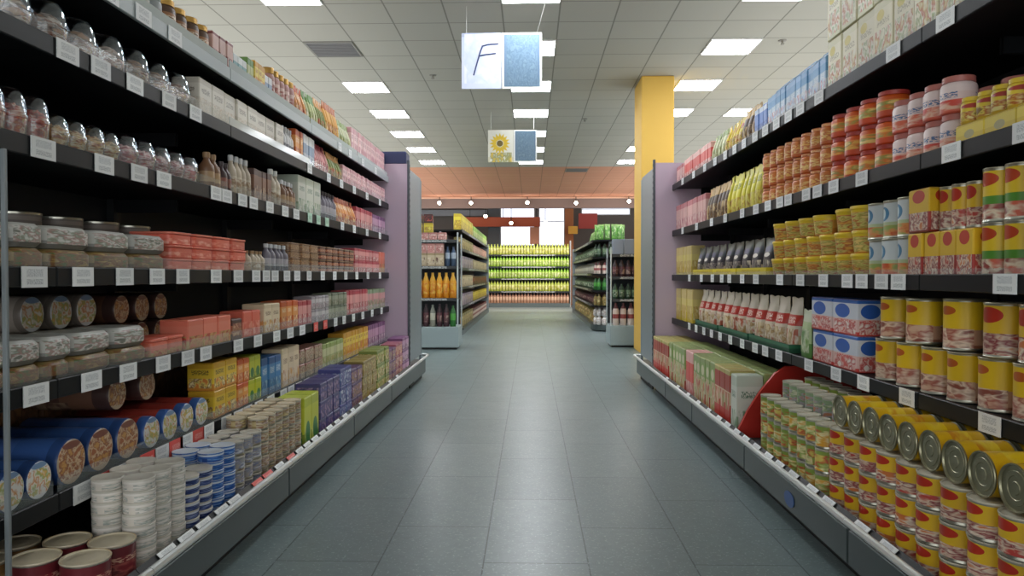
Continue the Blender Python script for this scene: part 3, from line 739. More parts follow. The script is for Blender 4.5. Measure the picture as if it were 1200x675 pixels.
defart('lime', [(0, '#7d8f2c'), (.3, '#c4cc3a'), (.8, '#b2bf34')], p=(.1, .35, ['#4d7f3a', '#d8dc6a', '#9aa83a'], 4), l=((.5, .3, .3, .22, '#3f7f4a'),))
defart('mixed', [(0, '#8a7a6a'), (.4, '#b59a86'), (.8, '#9a6a60')], p=(.08, .9, ['#c9b49c', '#8a5a54', '#a9a07c', '#d9c8b0', '#6f6a5c'], 5))
defart('maroontin', [(0, '#5d2026'), (.25, '#7d2a32'), (.75, '#6a242c')], p=(.3, .6, ['#7d2a32', '#a85a54', '#5d2026'], 6), t=((.62, .74, '#c9a08a'),), r=2)
defart('tantin', [(0, '#7d5f3a'), (.25, '#a07c4a'), (.75, '#8a683e')], p=(.25, .7, ['#b8955c', '#7d4a34', '#c9b07c'], 6), r=2)
defart('creamlid', [(0, '#d0c6ae'), (.95, '#d8cfba')], p=(.9, 1, ['#d8cfba', '#c9a66a', '#ded8ca'], 4))
defart('whitetin', [(0, '#dcd6cc'), (.4, '#d9d3cb'), (.8, '#e2ded8')], p=(.1, .7, ['#dfdad2', '#c7c0b8', '#8fa09a', '#e6e2dc', '#e2ded8'], 7), r=2)
defart('whitelid', [(0, '#c9c6bc'), (1, '#d4d1c8')])
defart('navytin', [(0, '#1f2c5e'), (.5, '#27386e'), (.72, '#c9d0dc')], p=(.05, .6, ['#1f2c5e', '#2f4684', '#8a98bc'], 7), r=2)
defart('bluetin', [(0, '#1f4a94'), (.55, '#2a62b4'), (.75, '#c6d2e0')], p=(.05, .6, ['#1f4a94', '#3470c0', '#7fa4d4'], 7), r=2)
defart('greytin', [(0, '#8d929c'), (.4, '#b9bcc2'), (.8, '#7f86a0')], p=(.08, .9, ['#c9ccd0', '#6f789c', '#a8a296', '#8d94a4'], 6), r=2)
defart('tancan', [(0, '#9a875a'), (.4, '#c2b082'), (.8, '#8f7d50')], p=(.05, .95, ['#c9bd90', '#8a7440', '#b09a9a', '#d6ccaa', '#9a6f54'], 6), r=2)
defart('indigo', [(0, '#3c3a6e'), (.4, '#5a548c'), (.8, '#3f3c72')], p=(.05, .8, ['#5c5490', '#2f3064', '#8a6a90', '#a08cae'], 5))
defart('tanyellow', [(0, '#a08a4a'), (.4, '#c4b070'), (.8, '#8c7c40')], p=(.05, .8, ['#cdbd84', '#7d7438', '#b5885a'], 5))
defart('mauve', [(0, '#7a4f6a'), (.4, '#a87a88'), (.8, '#6a4470')], p=(.05, .8, ['#b58a94', '#6a4468', '#c0a87c'], 5))
M_FILLR = art('filling_red', [(0, '#a8402f'), (1, '#a8402f')], p=(-1, 2, ['#7a2a22', '#b8452f', '#d9c2b0', '#a83a2c', '#c97a4a'], 6), r=1)
M_FILLY = art('filling_yellow', [(0, '#b5803a'), (1, '#b5803a')], p=(-1, 2, ['#a85a2a', '#d0a04a', '#e2d2a8', '#b5803a', '#7d6a34'], 6))
M_FILLB = art('filling_brown', [(0, '#7a5248'), (1, '#7a5248')], p=(-1, 2, ['#4a3430', '#8f5a44', '#d2c6bc', '#6a5a58', '#b08a6a'], 6))
M_FILLP = art('filling_pink', [(0, '#a86a70'), (1, '#a86a70')], p=(-1, 2, ['#8a4a54', '#c98a90', '#e6d2d0', '#a86a70', '#b8505a'], 6))
M_PINKLID = plain('#b36a62', .4); M_WHITECAP = plain('#d3d5d8', .4); M_TANCAP = plain('#a0805c', .4); M_DARKCAP = plain('#3a3034', .4); M_REDLID = plain('#a83a34', .4); M_YELLOWLID = plain('#e0c22e', .4)

R = run
# --- top ledge
R('L', 1, 118, 196, 5, 'jar', 'glass_jar', 'pale jar with silver lid', [A['clearjar'], M_PALE], .13, dia=.1)
R('L', 1, 198, 250, 4, 'jar', 'glass_jar', 'brown jar with golden lid', [A['brownjar'], M_GOLD], .145, dia=.115)
R('L', 1, 251, 274, 3, 'carton', 'food_carton', 'dull pink carton', [A['maroonpink']], .15)
R('L', 1, 275, 291, 3, 'carton', 'food_carton', 'teal and white carton', [A['teal']], .12)
R('L', 1, 291, 299, 2, 'carton', 'food_carton', 'green small carton', [A['green']], .15)
R('L', 1, 299, 312, 3, 'carton', 'food_carton', 'yellow small carton', [A['yellow']], .16)
R('L', 1, 312, 320, 2, 'carton', 'food_carton', 'bluish white carton', [A['whiteblue']], .13)
R('L', 1, 320, 347, 5, 'jar', 'glass_jar', 'pink jar with golden lid', [A['pinkjar'], M_GOLD], .2, dia=.095)
R('L', 1, 347, 361, 4, 'pouch', 'food_pouch', 'orange pouch', [A['orange']], .22, d=.08)
R('L', 1, 361, 374, 4, 'pouch', 'food_pouch', 'green pouch', [A['green']], .23, d=.08)
R('L', 1, 374, 384, 4, 'pouch', 'food_pouch', 'orange green pouch', [A['orangegreen']], .24, d=.08)
R('L', 1, 384, 398, 6, 'pouch', 'food_pouch', 'amber tall pouch', [A['amber']], .27, d=.08)
R('L', 1, 398, 413, 6, 'pouch', 'food_pouch', 'pale green pouch', [A['palegreen']], .22, d=.08)
R('L', 1, 413, 456, 17, 'carton', 'food_carton', 'pink tall carton', [A['pinkcarton']], .23)
# --- second shelf
R('L', 2, -40, 232, 8, 'dome', 'salad_tub', 'clear domed tub, dark filling', [M_CLEAR, M_FILLB], .155, dia=.15, rows=2, d=.13, only=lambda i, r, k: True)
R('L', 2, 234, 333, 8, 'flapbox', 'food_carton', 'off-white carton', [A['whitecarton']], .165)
R('L', 2, 334, 347, 4, 'bottle', 'sauce_bottle', 'white slim bottle', [A['whitebottle'], M_WHITECAP], .18, dia=.055)
R('L', 2, 347, 356, 3, 'carton', 'food_carton', 'orange slim carton', [A['orange']], .2)
R('L', 2, 356, 370, 4, 'carton', 'food_carton', 'bluish white tall carton', [A['whiteblue']], .2)
R('L', 2, 370, 386, 6, 'pouch', 'food_pouch', 'red and pink pouch', [A['pinkred']], .2, d=.08)
R('L', 2, 386, 402, 7, 'pouch', 'food_pouch', 'orange green pouch', [A['orangegreen']], .19, d=.08)
R('L', 2, 402, 456, 20, 'carton', 'food_carton', 'pink carton', [A['pinkcarton']], .15)
# --- third shelf
R('L', 3, -40, 68, 4, 'dome', 'salad_tub', 'clear domed tub, red filling', [M_CLEAR, M_FILLR], .15, dia=.15, rows=2, d=.13)
R('L', 3, 70, 150, 4, 'dome', 'salad_tub', 'clear domed tub, yellow filling', [M_CLEAR, M_FILLY], .12, dia=.125)
R('L', 3, 152, 240, 5, 'dome', 'salad_tub', 'clear domed tub, pink filling', [M_CLEAR, M_FILLP], .13, dia=.135, rows=2, d=.13)
R('L', 3, 247, 263, 2, 'bottle', 'sauce_bottle', 'brown bottle with tan cap', [A['brownbottle'], M_TANCAP], .17, dia=.07)
R('L', 3, 263, 275, 2, 'bottle', 'sauce_bottle', 'dark red bottle', [A['darkbottle'], M_DARKCAP], .15, dia=.06)
R('L', 3, 276, 297, 4, 'bottle', 'sauce_bottle', 'pale bottle with white cap', [A['palebottle'], M_WHITECAP], .2, dia=.062)
R('L', 3, 298, 319, 4, 'carton', 'food_carton', 'brown carton', [A['browncarton']], .17)
R('L', 3, 321, 333, 2, 'bottle', 'sauce_bottle', 'tan bottle with white cap', [A['palebottle'], M_WHITE], .21, dia=.065)
R('L', 3, 333, 349, 4, 'bottle', 'sauce_bottle', 'brown bottle with white cap', [A['brownbottle'], M_WHITECAP], .17, dia=.06)
R('L', 3, 350, 376, 3, 'carton', 'food_carton', 'white and green big carton', [A['whitegreen']], .235, d=.2)
R('L', 3, 377, 396, 6, 'bottle', 'sauce_bottle', 'grey bottle', [A['greybottle'], M_DARKCAP], .2, dia=.06)
R('L', 3, 397, 418, 8, 'pouch', 'food_pouch', 'orange pouch', [A['orange']], .2, d=.08)
R('L', 3, 418, 437, 8, 'carton', 'food_carton', 'red and pink carton', [A['pinkred']], .18)
R('L', 3, 437, 456, 9, 'carton', 'food_carton', 'purple carton', [A['purple']], .17)
# --- fourth shelf
R('L', 4, -80, 57, 3, 'flat', 'sleeve_pack', 'golden brown flat pack', [A['goldflat']], .062, d=.2)
R('L', 4, 58, 200, 3, 'flat', 'sleeve_pack', 'golden brown flat pack under silver one', [A['goldflat']], .062, d=.2)
R('L', 4, -80, 57, 3, 'flat', 'sleeve_pack', 'silver printed flat pack', [A['silverflat']], .068, d=.2, z0=.064)
R('L', 4, 58, 200, 3, 'flat', 'sleeve_pack', 'silver printed flat pack on golden one', [A['silverflat']], .068, d=.2, z0=.064)
R('L', 4, 18, 190, 4, 'tin', 'meat_tin', 'grey tin behind silver packs', [A['greytub'], M_LID], .048, dia=.17, levels=4, back=.23, lv0=0)
R('L', 4, 203, 291, 4, 'block', 'spread_tub', 'coral red tub', [A['coral'], plain('#e07a66', .4)], .052, d=.18, levels=3, wf=.97)
R('L', 4, 293, 314, 4, 'bottle', 'sauce_bottle', 'tan small bottle', [A['palebottle'], M_TANCAP], .11, dia=.052)
R('L', 4, 315, 341, 5, 'bottle', 'sauce_bottle', 'mauve bottle with white cap', [A['greybottle'], M_WHITECAP], .155, dia=.055)
R('L', 4, 342, 375, 3, 'block', 'spread_tub', 'brown speckled tub', [A['speckled'], A['speckled']], .044, d=.15, levels=4)
R('L', 4, 376, 416, 6, 'block', 'spread_tub', 'brown red striped tub', [A['striped'], A['speckled']], .044, d=.13, levels=4)
R('L', 4, 416, 445, 7, 'carton', 'food_carton', 'pink squat carton', [A['pinkred']], .1, levels=2)
R('L', 4, 445, 456, 4, 'carton', 'food_carton', 'red upright carton', [A['coralpack']], .2)
# --- fifth shelf
R('L', 5, -80, 90, 4, 'flat', 'sleeve_pack', 'golden brown flat pack', [A['goldflat']], .055, d=.2)
R('L', 5, 91, 178, 2, 'flat', 'sleeve_pack', 'golden brown flat pack at the end', [A['goldflat']], .055, d=.2)
R('L', 5, -80, 90, 4, 'flat', 'sleeve_pack', 'silver printed flat pack', [A['silverflat']], .07, d=.2, z0=.057)
R('L', 5, 91, 178, 2, 'flat', 'sleeve_pack', 'silver printed flat pack at the end', [A['silverflat']], .07, d=.2, z0=.057)
R('L', 5, 20, 118, 3, 'long', 'wrap_pack', 'grey long pack with picture end', [A['tanlong'], A['endpicture']], .12, d=.24, dia=.12, back=.225, jit=.002, levels=2)
R('L', 5, 130, 200, 3, 'long', 'wrap_pack', 'brown long pack with picture end', [A['browncarton'], A['endpicturetan']], .12, d=.24, dia=.115, back=.225, jit=.002, levels=2)
R('L', 5, 180, 219, 2, 'block', 'spread_tub', 'coral low tub', [A['coralpack'], A['coral']], .07, d=.13)
R('L', 5, 220, 272, 3, 'flapbox', 'food_carton', 'coral carton with cream foot', [A['coralpack']], .125)
R('L', 5, 273, 285, 1, 'carton', 'food_carton', 'dark red low carton', [A['striped']], .1)
R('L', 5, 286, 306, 2, 'carton', 'food_carton', 'coral slim carton', [A['coral']], .13)
R('L', 5, 310, 329, 2, 'carton', 'food_carton', 'cream carton', [A['creamcarton']], .155)
R('L', 5, 330, 350, 3, 'carton', 'food_carton', 'orange carton', [A['orange']], .16)
R('L', 5, 351, 366, 3, 'carton', 'food_carton', 'pink small carton', [A['pinkred']], .15)
R('L', 5, 366, 386, 5, 'carton', 'food_carton', 'pale grey carton', [A['whitegrey']], .085, levels=2)
R('L', 5, 386, 407, 6, 'carton', 'food_carton', 'grey green carton', [A['greygreen']], .09, levels=2)
R('L', 5, 407, 431, 8, 'carton', 'food_carton', 'red and pink carton', [A['pinkred']], .19)
R('L', 5, 431, 456, 10, 'carton', 'food_carton', 'pink and green carton', [A['pinkgreen']], .18)
# --- sixth shelf
R('L', 6, -70, 245, 8, 'carton', 'food_carton', 'brown carton at the back', [A['brownbox']], .232, d=.1, back=.388)
R('L', 6, -45, 62, 3, 'long', 'wrap_pack', 'blue long pack, picture end', [A['bluelong'], A['endpicture']], .15, d=.36, dia=.148, jit=.002)
R('L', 6, 66, 165, 3, 'long', 'wrap_pack', 'blue long pack, tan end', [A['bluelong'], A['endpicturetan']], .15, d=.36, dia=.142, jit=.002)
R('L', 6, 167, 246, 4, 'long', 'wrap_pack', 'red blue long pack', [A['redlong'], A['endpicture']], .15, d=.36, dia=.118, jit=.002)
R('L', 6, 120, 190, 2, 'long', 'wrap_pack', 'brown pack lying on blue packs', [A['browncarton'], A['endpicturetan']], .12, d=.3, dia=.12, z0=.152, back=.09, jit=.002)
R('L', 6, 251, 279, 2, 'flapbox', 'food_carton', 'yellow picture carton', [A['yellowbox']], .125, levels=2)
R('L', 6, 279, 293, 2, 'carton', 'food_carton', 'orange red carton', [A['orange']], .115, levels=2)
R('L', 6, 293, 307, 2, 'carton', 'food_carton', 'green yellow carton', [A['lime']], .115, levels=2)
R('L', 6, 308, 330, 3, 'flapbox', 'food_carton', 'bright blue carton', [A['bluebox']], .2)
R('L', 6, 331, 352, 3, 'carton', 'food_carton', 'cream and orange carton', [A['creamcarton']], .22)
R('L', 6, 353, 379, 5, 'carton', 'food_carton', 'mixed brown carton', [A['mixed']], .09, levels=2)
R('L', 6, 379, 403, 6, 'carton', 'food_carton', 'pale green carton', [A['palegreen']], .17)
R('L', 6, 403, 432, 9, 'carton', 'food_carton', 'yellow slim carton', [A['yellow']], .2)
R('L', 6, 432, 456, 9, 'carton', 'food_carton', 'purple slim carton', [A['purple']], .2)
# --- base deck of the six-shelf side
R('L', 0, 0, 0, 2, 'can', 'food_can', 'maroon can with cream lid', [A['maroontin'], A['creamlid']], .13, dia=.13, rows=2, Y=(1.93, 2.2))
R('L', 0, 0, 0, 2, 'can', 'food_can', 'tan can with cream lid', [A['tantin'], A['creamlid']], .12, dia=.13, rows=2, back=.285, Y=(1.93, 2.2))
R('L', 0, 0, 0, 3, 'tin', 'tuna_tin', 'white ribbed tin', [A['whitetin'], A['whitelid']], .035, dia=.095, levels=8, rows=2, Y=(2.2, 2.5), jit=.002, gap=.002)
R('L', 0, 0, 0, 2, 'tin', 'tuna_tin', 'navy banded tin', [A['navytin'], A['whitelid']], .029, dia=.1, levels=7, rows=2, Y=(2.5, 2.71), jit=.002)
R('L', 0, 0, 0, 2, 'tin', 'tuna_tin', 'bright blue tin', [A['bluetin'], A['bluetin']], .034, dia=.095, levels=7, rows=2, Y=(2.71, 2.92), jit=.002, gap=.002)
R('L', 0, 0, 0, 3, 'can', 'food_can', 'grey white small can', [A['greytin'], A['whitelid']], .058, dia=.09, levels=4, rows=2, Y=(2.92, 3.2), jit=.002)
R('L', 0, 0, 0, 6, 'can', 'food_can', 'tan mixed small can', [A['tancan'], A['creamlid']], .055, dia=.09, levels=5, rows=2, Y=(3.2, 3.76), jit=.002)
R('L', 0, 0, 0, 2, 'flapbox', 'food_carton', 'lime yellow upright carton', [A['lime']], .27, d=.15, Y=(3.77, 4.05))
defart('violetblue', [(0, '#2f4a86'), (.4, '#7f94bc'), (.8, '#3a3f80')], p=(.05, .8, ['#c6ccd8', '#35508e', '#6a5c94', '#a9b4cc'], 4))
defart('plum', [(0, '#4a2a4e'), (.4, '#8a6286'), (.8, '#4d3060')], p=(.05, .8, ['#c9a9b4', '#4a2c56', '#b08a5a', '#7a5080'], 4))
defart('olivegreen', [(0, '#6a7a34'), (.4, '#b0b46a'), (.8, '#74843c')], p=(.05, .8, ['#d0cc94', '#6f8038', '#c09a4a', '#e0dab4'], 4))
defart('rose', [(0, '#a8585e'), (.4, '#d6a6a0'), (.8, '#a05a6c')], p=(.05, .8, ['#e4c8bc', '#b0606a', '#d0a878', '#8a4a60'], 4))
for k_, (n_, lk_, mk_, ya_, yb_) in enumerate(((3, 'indigo printed carton', 'indigo', 4.06, 4.48), (2, 'violet blue carton', 'violetblue', 4.49, 4.78), (2, 'plum printed carton', 'plum', 4.79, 5.1), (3, 'tan yellow carton', 'tanyellow', 5.11, 5.57),
                                                (3, 'olive green carton', 'olivegreen', 5.58, 6.05), (2, 'mauve printed carton', 'mauve', 6.06, 6.37), (2, 'rose printed carton', 'rose', 6.38, 6.7), (2, 'purple printed carton', 'purple', 6.71, 7.05))):
    R('L', 0, 0, 0, n_, 'flapbox', 'food_carton', lk_, [A[mk_]], (.1, .108, .095)[k_ % 3], levels=3, d=.14, Y=(ya_, yb_))

# ------------------------------------------------------------------ four-shelf side
defart('milk', [(0, '#d6dde4'), (.42, '#9cc0dc'), (.62, '#5f9cd0'), (.82, '#7fb0dc')], p=(.05, .45, ['#dfe6ee', '#c07a80', '#8fb4dc', '#dbe3ea', '#c9d4e0'], 4), t=((.45, .6, '#e6eef6'),))
defart('milkblue', [(0, '#3a62b4'), (.4, '#4f7cc8'), (.8, '#c3d2e6')], p=(.05, .35, ['#5f8cd2', '#2f54a4'], 5))
defart('creambig', [(0, '#c9c6a0'), (.2, '#dcd6b8'), (.85, '#cfcba6')], p=(.08, .52, ['#ddd8c0', '#c9b77a', '#b3663f', '#e4dfca', '#8f9a5c', '#dcd8be'], 4), l=((.36, .76, .2, .09, '#c9b84a'),), t=((.58, .68, '#a39a72'),))
defart('redslim', [(0, '#c98a86'), (.35, '#d9564e'), (.75, '#e6b3ac')], p=(.08, .35, ['#e6c6be', '#c0403c'], 5))
defart('pinkpale', [(0, '#d3979a'), (.4, '#e4b9b4'), (.8, '#c97f84')], p=(.08, .45, ['#edd3cc', '#c47a80'], 5))
defart('yellowpouch', [(0, '#c9a42c'), (.4, '#e0c838'), (.8, '#d8bc3a')], p=(.1, .5, ['#8a6a3a', '#e6d46a', '#b5642c', '#ecdf98'], 4.5), l=((.5, .72, .28, .1, '#a8342a'),))
defart('yellowbright', [(0, '#b8aa1f'), (.3, '#ddd42c'), (.8, '#cfc832')], p=(.05, .4, ['#c8a82e', '#e8e26a', '#a87a34'], 4.5), t=((.6, .76, '#6f7a2a'),))
defart('tan', [(0, '#b58a5a'), (.4, '#d0b088'), (.8, '#a87a50')], p=(.1, .5, ['#dcc6a4', '#9c6a44'], 5))
defart('darkpouch', [(0, '#b9a98f'), (.3, '#26242c'), (.62, '#25303a'), (.8, '#2c3a30')], p=(.08, .42, ['#d2c8b4', '#34303c', '#8a7f78', '#2c3a2c'], 4), l=((.5, .55, .26, .06, '#d6d2c8'), (.5, .7, .3, .08, '#32325c')))
defart('darkbrown', [(0, '#8a6f4a'), (.3, '#4d3a2c'), (.75, '#b8975a')], p=(.08, .5, ['#cdb488', '#4a3428', '#93703f'], 4.5))
defart('amberjar', [(0, '#c2622a'), (.3, '#dc9a48'), (.65, '#c9742f')], p=(.2, .68, ['#e3b25c', '#c0552a', '#ecce84', '#d07a36'], 6), r=2)
defart('orangejar', [(0, '#c9471f'), (.28, '#e08a3c'), (.7, '#d2591f')], p=(.3, .66, ['#e3b04f', '#d8742c', '#8f9a48', '#edc878'], 5), r=2)
defart('pinkwhite', [(0, '#d9624c'), (.3, '#e2c9c6'), (.62, '#e6d3d2')], p=(.1, .4, ['#dc6a50', '#e9bfa8', '#d34a3c'], 5), t=((.45, .62, '#54709c'),), r=2)
defart('traybox', [(0, '#d2b82a'), (.5, '#dcc536'), (.9, '#cfb42c')], l=((.5, .5, .17, .2, '#a8a06a'),))
defart('tray', [(0, '#d8c422'), (.5, '#e2d02c'), (.9, '#d8c828')], t=((.3, .7, '#b89a24'),))
defart('tubyellow', [(0, '#c9853c'), (.4, '#dca24e'), (.85, '#e0c22e')], p=(.08, .82, ['#e2b356', '#b8542e', '#d9cf7a', '#a89a48', '#e6c87a'], 6), r=2)
defart('whitebluetin', [(0, '#c9552f'), (.3, '#b9c9a0'), (.45, '#cfd8dc')], p=(.05, .36, ['#cf5c34', '#e09a5c', '#9ab060'], 6), l=((.4, .68, .2, .2, '#4a86ae'), (.36, .68, .13, .15, '#cfe0e6')), r=2)
defart('redyellow', [(0, '#8f2a24'), (.1, '#a83e3a'), (.46, '#e0b82a')], p=(.05, .46, ['#b8453f', '#d9c3ae', '#8a2f3a', '#e2d6c4', '#c9743f'], 5), l=((.5, .82, .3, .15, '#bf3a22'),), r=1)
defart('redyellowround', [(0, '#8f2a24'), (.1, '#a83e3a'), (.46, '#e0b82a')], p=(.05, .46, ['#b8453f', '#d9c3ae', '#8a2f3a', '#e2d6c4', '#c9743f'], 5), l=((.5, .8, .24, .15, '#b8301e'),), r=2)
defart('yellowgreen', [(0, '#9a3a2e'), (.34, '#4f8a2f'), (.5, '#e2c22c')], p=(.04, .34, ['#c9604a', '#ddd0b8', '#8f3a34'], 5), l=((.45, .82, .3, .13, '#b8421f'),), r=2)
defart('yellowcan', [(0, '#8f5a44'), (.12, '#c79a80'), (.42, '#e4bf22')], p=(.05, .44, ['#d9b59a', '#a8584a', '#e6cfb8', '#8a4a3c'], 5), l=((.5, .8, .17, .09, '#b85a1e'),), r=2)
defart('yellowplain', [(0, '#cfa31c'), (.3, '#e6c41f'), (.7, '#e2b71c')], p=(.3, .7, ['#e6c41f', '#e8cc40', '#cf8a1e'], 4), r=2, g=.35)
defart('redwhitebag', [(0, '#c9b184'), (.3, '#d9cdb8'), (.48, '#bf3a30'), (.68, '#d6cfbe')], p=(.05, .42, ['#d9c9a4', '#a8844a', '#e4dccb', '#b55a3c'], 4.5), t=((.52, .64, '#e6d2c6'),))
defart('greenbag', [(0, '#5f8f4a'), (.3, '#b7cc9c'), (.75, '#d3dcc6')], p=(.1, .6, ['#86ac66', '#d3dcc0', '#5a8a48'], 4))
defart('greentray', [(0, '#1f4f3a'), (.5, '#2a6a4a'), (.9, '#1f4f3a')])
defart('palepack', [(0, '#c9b23a'), (.3, '#d6c678'), (.7, '#cdb97a')], p=(.1, .5, ['#e0d49a', '#b8963f', '#cbb46a'], 5))
defart('blueredcarton', [(0, '#c94a46'), (.12, '#dcb9b4'), (.46, '#cbd2de'), (.9, '#2f62b0')], p=(.05, .42, ['#d0605a', '#e2c9c2', '#b83c3c', '#e6dcd6'], 5), l=((.4, .68, .3, .2, '#2f5fb4'),), t=((.34, .44, '#cf5a54'),))
defart('soupcarton', [(0, '#b8483c'), (.3, '#c9bfa0'), (.55, '#8fa860'), (.9, '#94a468')], p=(.04, .62, ['#c9604c', '#ded5bd', '#94a85c', '#d9c08a', '#b8402f'], 4), l=((.5, .75, .3, .1, '#d9d4b4'),))
defart('soupred', [(0, '#c23a2e'), (.4, '#d9c3a4'), (.62, '#a8402f'), (.9, '#b8b06a')], p=(.3, .6, ['#dccdb0', '#c94a3a', '#9aa05c'], 4))
defart('greencan', [(0, '#b8583a'), (.25, '#cfc06a'), (.7, '#8fa84e')], p=(.08, .8, ['#e0cf6c', '#c4503a', '#94b052', '#efe4b0', '#e0a83c'], 3.2), r=2)
defart('palecan', [(0, '#8a9a74'), (.3, '#b8c0a4'), (.75, '#8fa884')], p=(.1, .8, ['#c6cab2', '#7d9a6a', '#a9a7b4', '#b57a5c'], 5), r=2)
defart('steel', [(0, '#c3bfae'), (1, '#c9c5b4')])
M_STEEL = plain('#a9a593', .32, .75); M_ENDCAP = plain('#8f8d74', .36, .7)
TY3 = (y_at(899, 1.382, 1.09), y_at(812, 1.382, 1.09)); TY4 = (y_at(926, 1.382, .68), y_at(814, 1.382, .68))
# --- top ledge
R('R', 1, 786, 801, 5, 'carton', 'food_packet', 'pale pink carton', [A['pinkpale']], .17)
R('R', 1, 801, 832, 11, 'carton', 'food_packet', 'red striped slim carton', [A['redslim']], .185)
R('R', 1, 832, 848, 4, 'pouch', 'food_pouch', 'grey green pouch', [A['palegreen']], .2, d=.07)
R('R', 1, 848, 868, 5, 'pouch', 'food_pouch', 'yellow picture pouch', [A['yellowpouch']], .2, d=.08)
R('R', 1, 868, 884, 3, 'pouch', 'food_pouch', 'yellow brown pouch', [A['darkbrown']], .22, d=.08)
R('R', 1, 884, 898, 3, 'gable', 'milk_carton', 'deep blue carton', [A['milkblue']], .2, d=.1)
R('R', 1, 898, 967, 11, 'gable', 'milk_carton', 'blue white tall carton', [A['milk']], .225, d=.1)
R('R', 1, 968, 1130, 7, 'flapbox', 'cereal_carton', 'cream picture carton', [A['creambig']], .235, d=.15, levels=2, wf=.96)
R('R', 1, 1132, 1250, 4, 'flapbox', 'cereal_carton', 'cream carton beside camera', [A['creambig']], .235, d=.15, wf=.96)
# --- second shelf
R('R', 2, 787, 826, 12, 'carton', 'food_packet', 'pale pink carton', [A['pinkpale']], .24)
R('R', 2, 826, 850, 6, 'pouch', 'food_pouch', 'dark brown pouch', [A['darkbrown']], .26, d=.08, z0=.0)
R('R', 2, 850, 889, 7, 'pouch', 'food_pouch', 'yellow tall pouch', [A['yellowbright']], .27, d=.08)
R('R', 2, 889, 966, 8, 'jar', 'sauce_jar', 'amber jar', [A['amberjar'], A['orange']], .103, dia=.098, levels=3)
R('R', 2, 967, 1036, 4, 'jar', 'sauce_jar', 'orange jar with red lid', [A['orangejar'], M_REDLID], .106, dia=.128, levels=3)
R('R', 2, 1037, 1114, 4, 'jar', 'dessert_jar', 'pinkish white jar', [A['pinkwhite'], M_PINKLID], .125, dia=.115, levels=2)
R('R', 2, 1118, 1235, 3, 'flapbox', 'display_carton', 'yellow long low carton', [A['traybox']], .07, d=.18, wf=.985)
R('R', 2, 1118, 1235, 6, 'jar', 'dessert_jar', 'yellowish jar on yellow carton', [A['yellowpouch'], M_YELLOWLID], .085, dia=.072, z0=.0715)
R('R', 2, 1085, 1220, 5, 'jar', 'dessert_jar', 'pinkish jar at the back', [A['pinkwhite'], M_PINKLID], .125, dia=.115, levels=2, back=.2)
# --- third shelf
R('R', 3, 787, 810, 6, 'carton', 'food_packet', 'yellow ochre carton', [A['palepack']], .26)
R('R', 3, 812, 899, 3, 'tray', 'cardboard_tray', 'yellow open cardboard tray', [A['tray']], .05, d=.13, wf=.985, jit=0, Y=TY3)
R('R', 3, 812, 899, 9, 'pouch', 'food_pouch', 'dark printed pouch in yellow tray', [A['darkpouch']], .225, d=.075, z0=.004, back=.02, wf=.88, jit=.002, Y=TY3)
R('R', 3, 899, 1008, 7, 'tub', 'soup_tub', 'yellow-lidded tub', [A['tubyellow'], M_YELLOWLID], .098, dia=.146, levels=2)
R('R', 3, 899, 962, 4, 'tub', 'soup_tub', 'third-row yellow-lidded tub', [A['tubyellow'], M_YELLOWLID], .098, dia=.146, z0=.198)
R('R', 3, 969, 1007, 2, 'tub', 'soup_tub', 'top wide yellow tub', [A['tubyellow'], M_YELLOWLID], .105, dia=.15, z0=.198)
R('R', 3, 1009, 1062, 3, 'can', 'food_can', 'white can with blue ring', [A['whitebluetin'], M_STEEL], .148, dia=.135, levels=2)
R('R', 3, 1063, 1140, 4, 'carton', 'food_packet', 'red and yellow carton', [A['redyellow']], .155, d=.11, levels=1)
R('R', 3, 1063, 1088, 1, 'carton', 'food_packet', 'red and yellow carton on top', [A['redyellow']], .155, d=.11, z0=.157)
R('R', 3, 1093, 1139, 3, 'can', 'food_can', 'dark reddish can set back', [A['redyellowround'], M_STEEL], .15, dia=.1, z0=.157, back=.02)
R('R', 3, 1141, 1250, 4, 'can', 'food_can', 'yellow green can', [A['yellowgreen'], M_STEEL], .165, dia=.125, levels=2)
# --- fourth shelf
R('R', 4, 787, 811, 6, 'carton', 'food_packet', 'yellow ochre carton', [A['palepack']], .29)
R('R', 4, 814, 926, 3, 'tray', 'cardboard_tray', 'dark green open tray', [A['greentray']], .045, d=.15, wf=.985, jit=0, Y=TY4)
R('R', 4, 814, 926, 12, 'pouch', 'pasta_bag', 'red and white bag', [A['redwhitebag']], .29, d=.1, z0=.004, back=.02, wf=.88, jit=.002, Y=TY4)
R('R', 4, 932, 947, 1, 'pouch', 'pasta_bag', 'pale green leaning bag', [A['greenbag']], .24, d=.05)
R('R', 4, 950, 1004, 2, 'flapbox', 'food_packet', 'blue and red carton', [A['blueredcarton']], .155, d=.14, levels=2)
R('R', 4, 1015, 1330, 8, 'can', 'food_can', 'big yellow can', [A['yellowcan'], M_STEEL], .165, dia=.132, levels=1, lvn=2)
R('R', 4, 1017, 1080, 2, 'can', 'food_can', 'big yellow can on others', [A['yellowcan'], M_STEEL], .165, dia=.134, z0=.167)
R('R', 4, 1083, 1128, 1, 'can', 'food_can', 'big yellow can standing alone on top', [A['yellowcan'], M_STEEL], .172, dia=.138, z0=.167)
R('R', 4, 1134, 1330, 4, 'can', 'food_can', 'big red-marked yellow can on top', [A['redyellowround'], M_STEEL], .168, dia=.132, z0=.167)
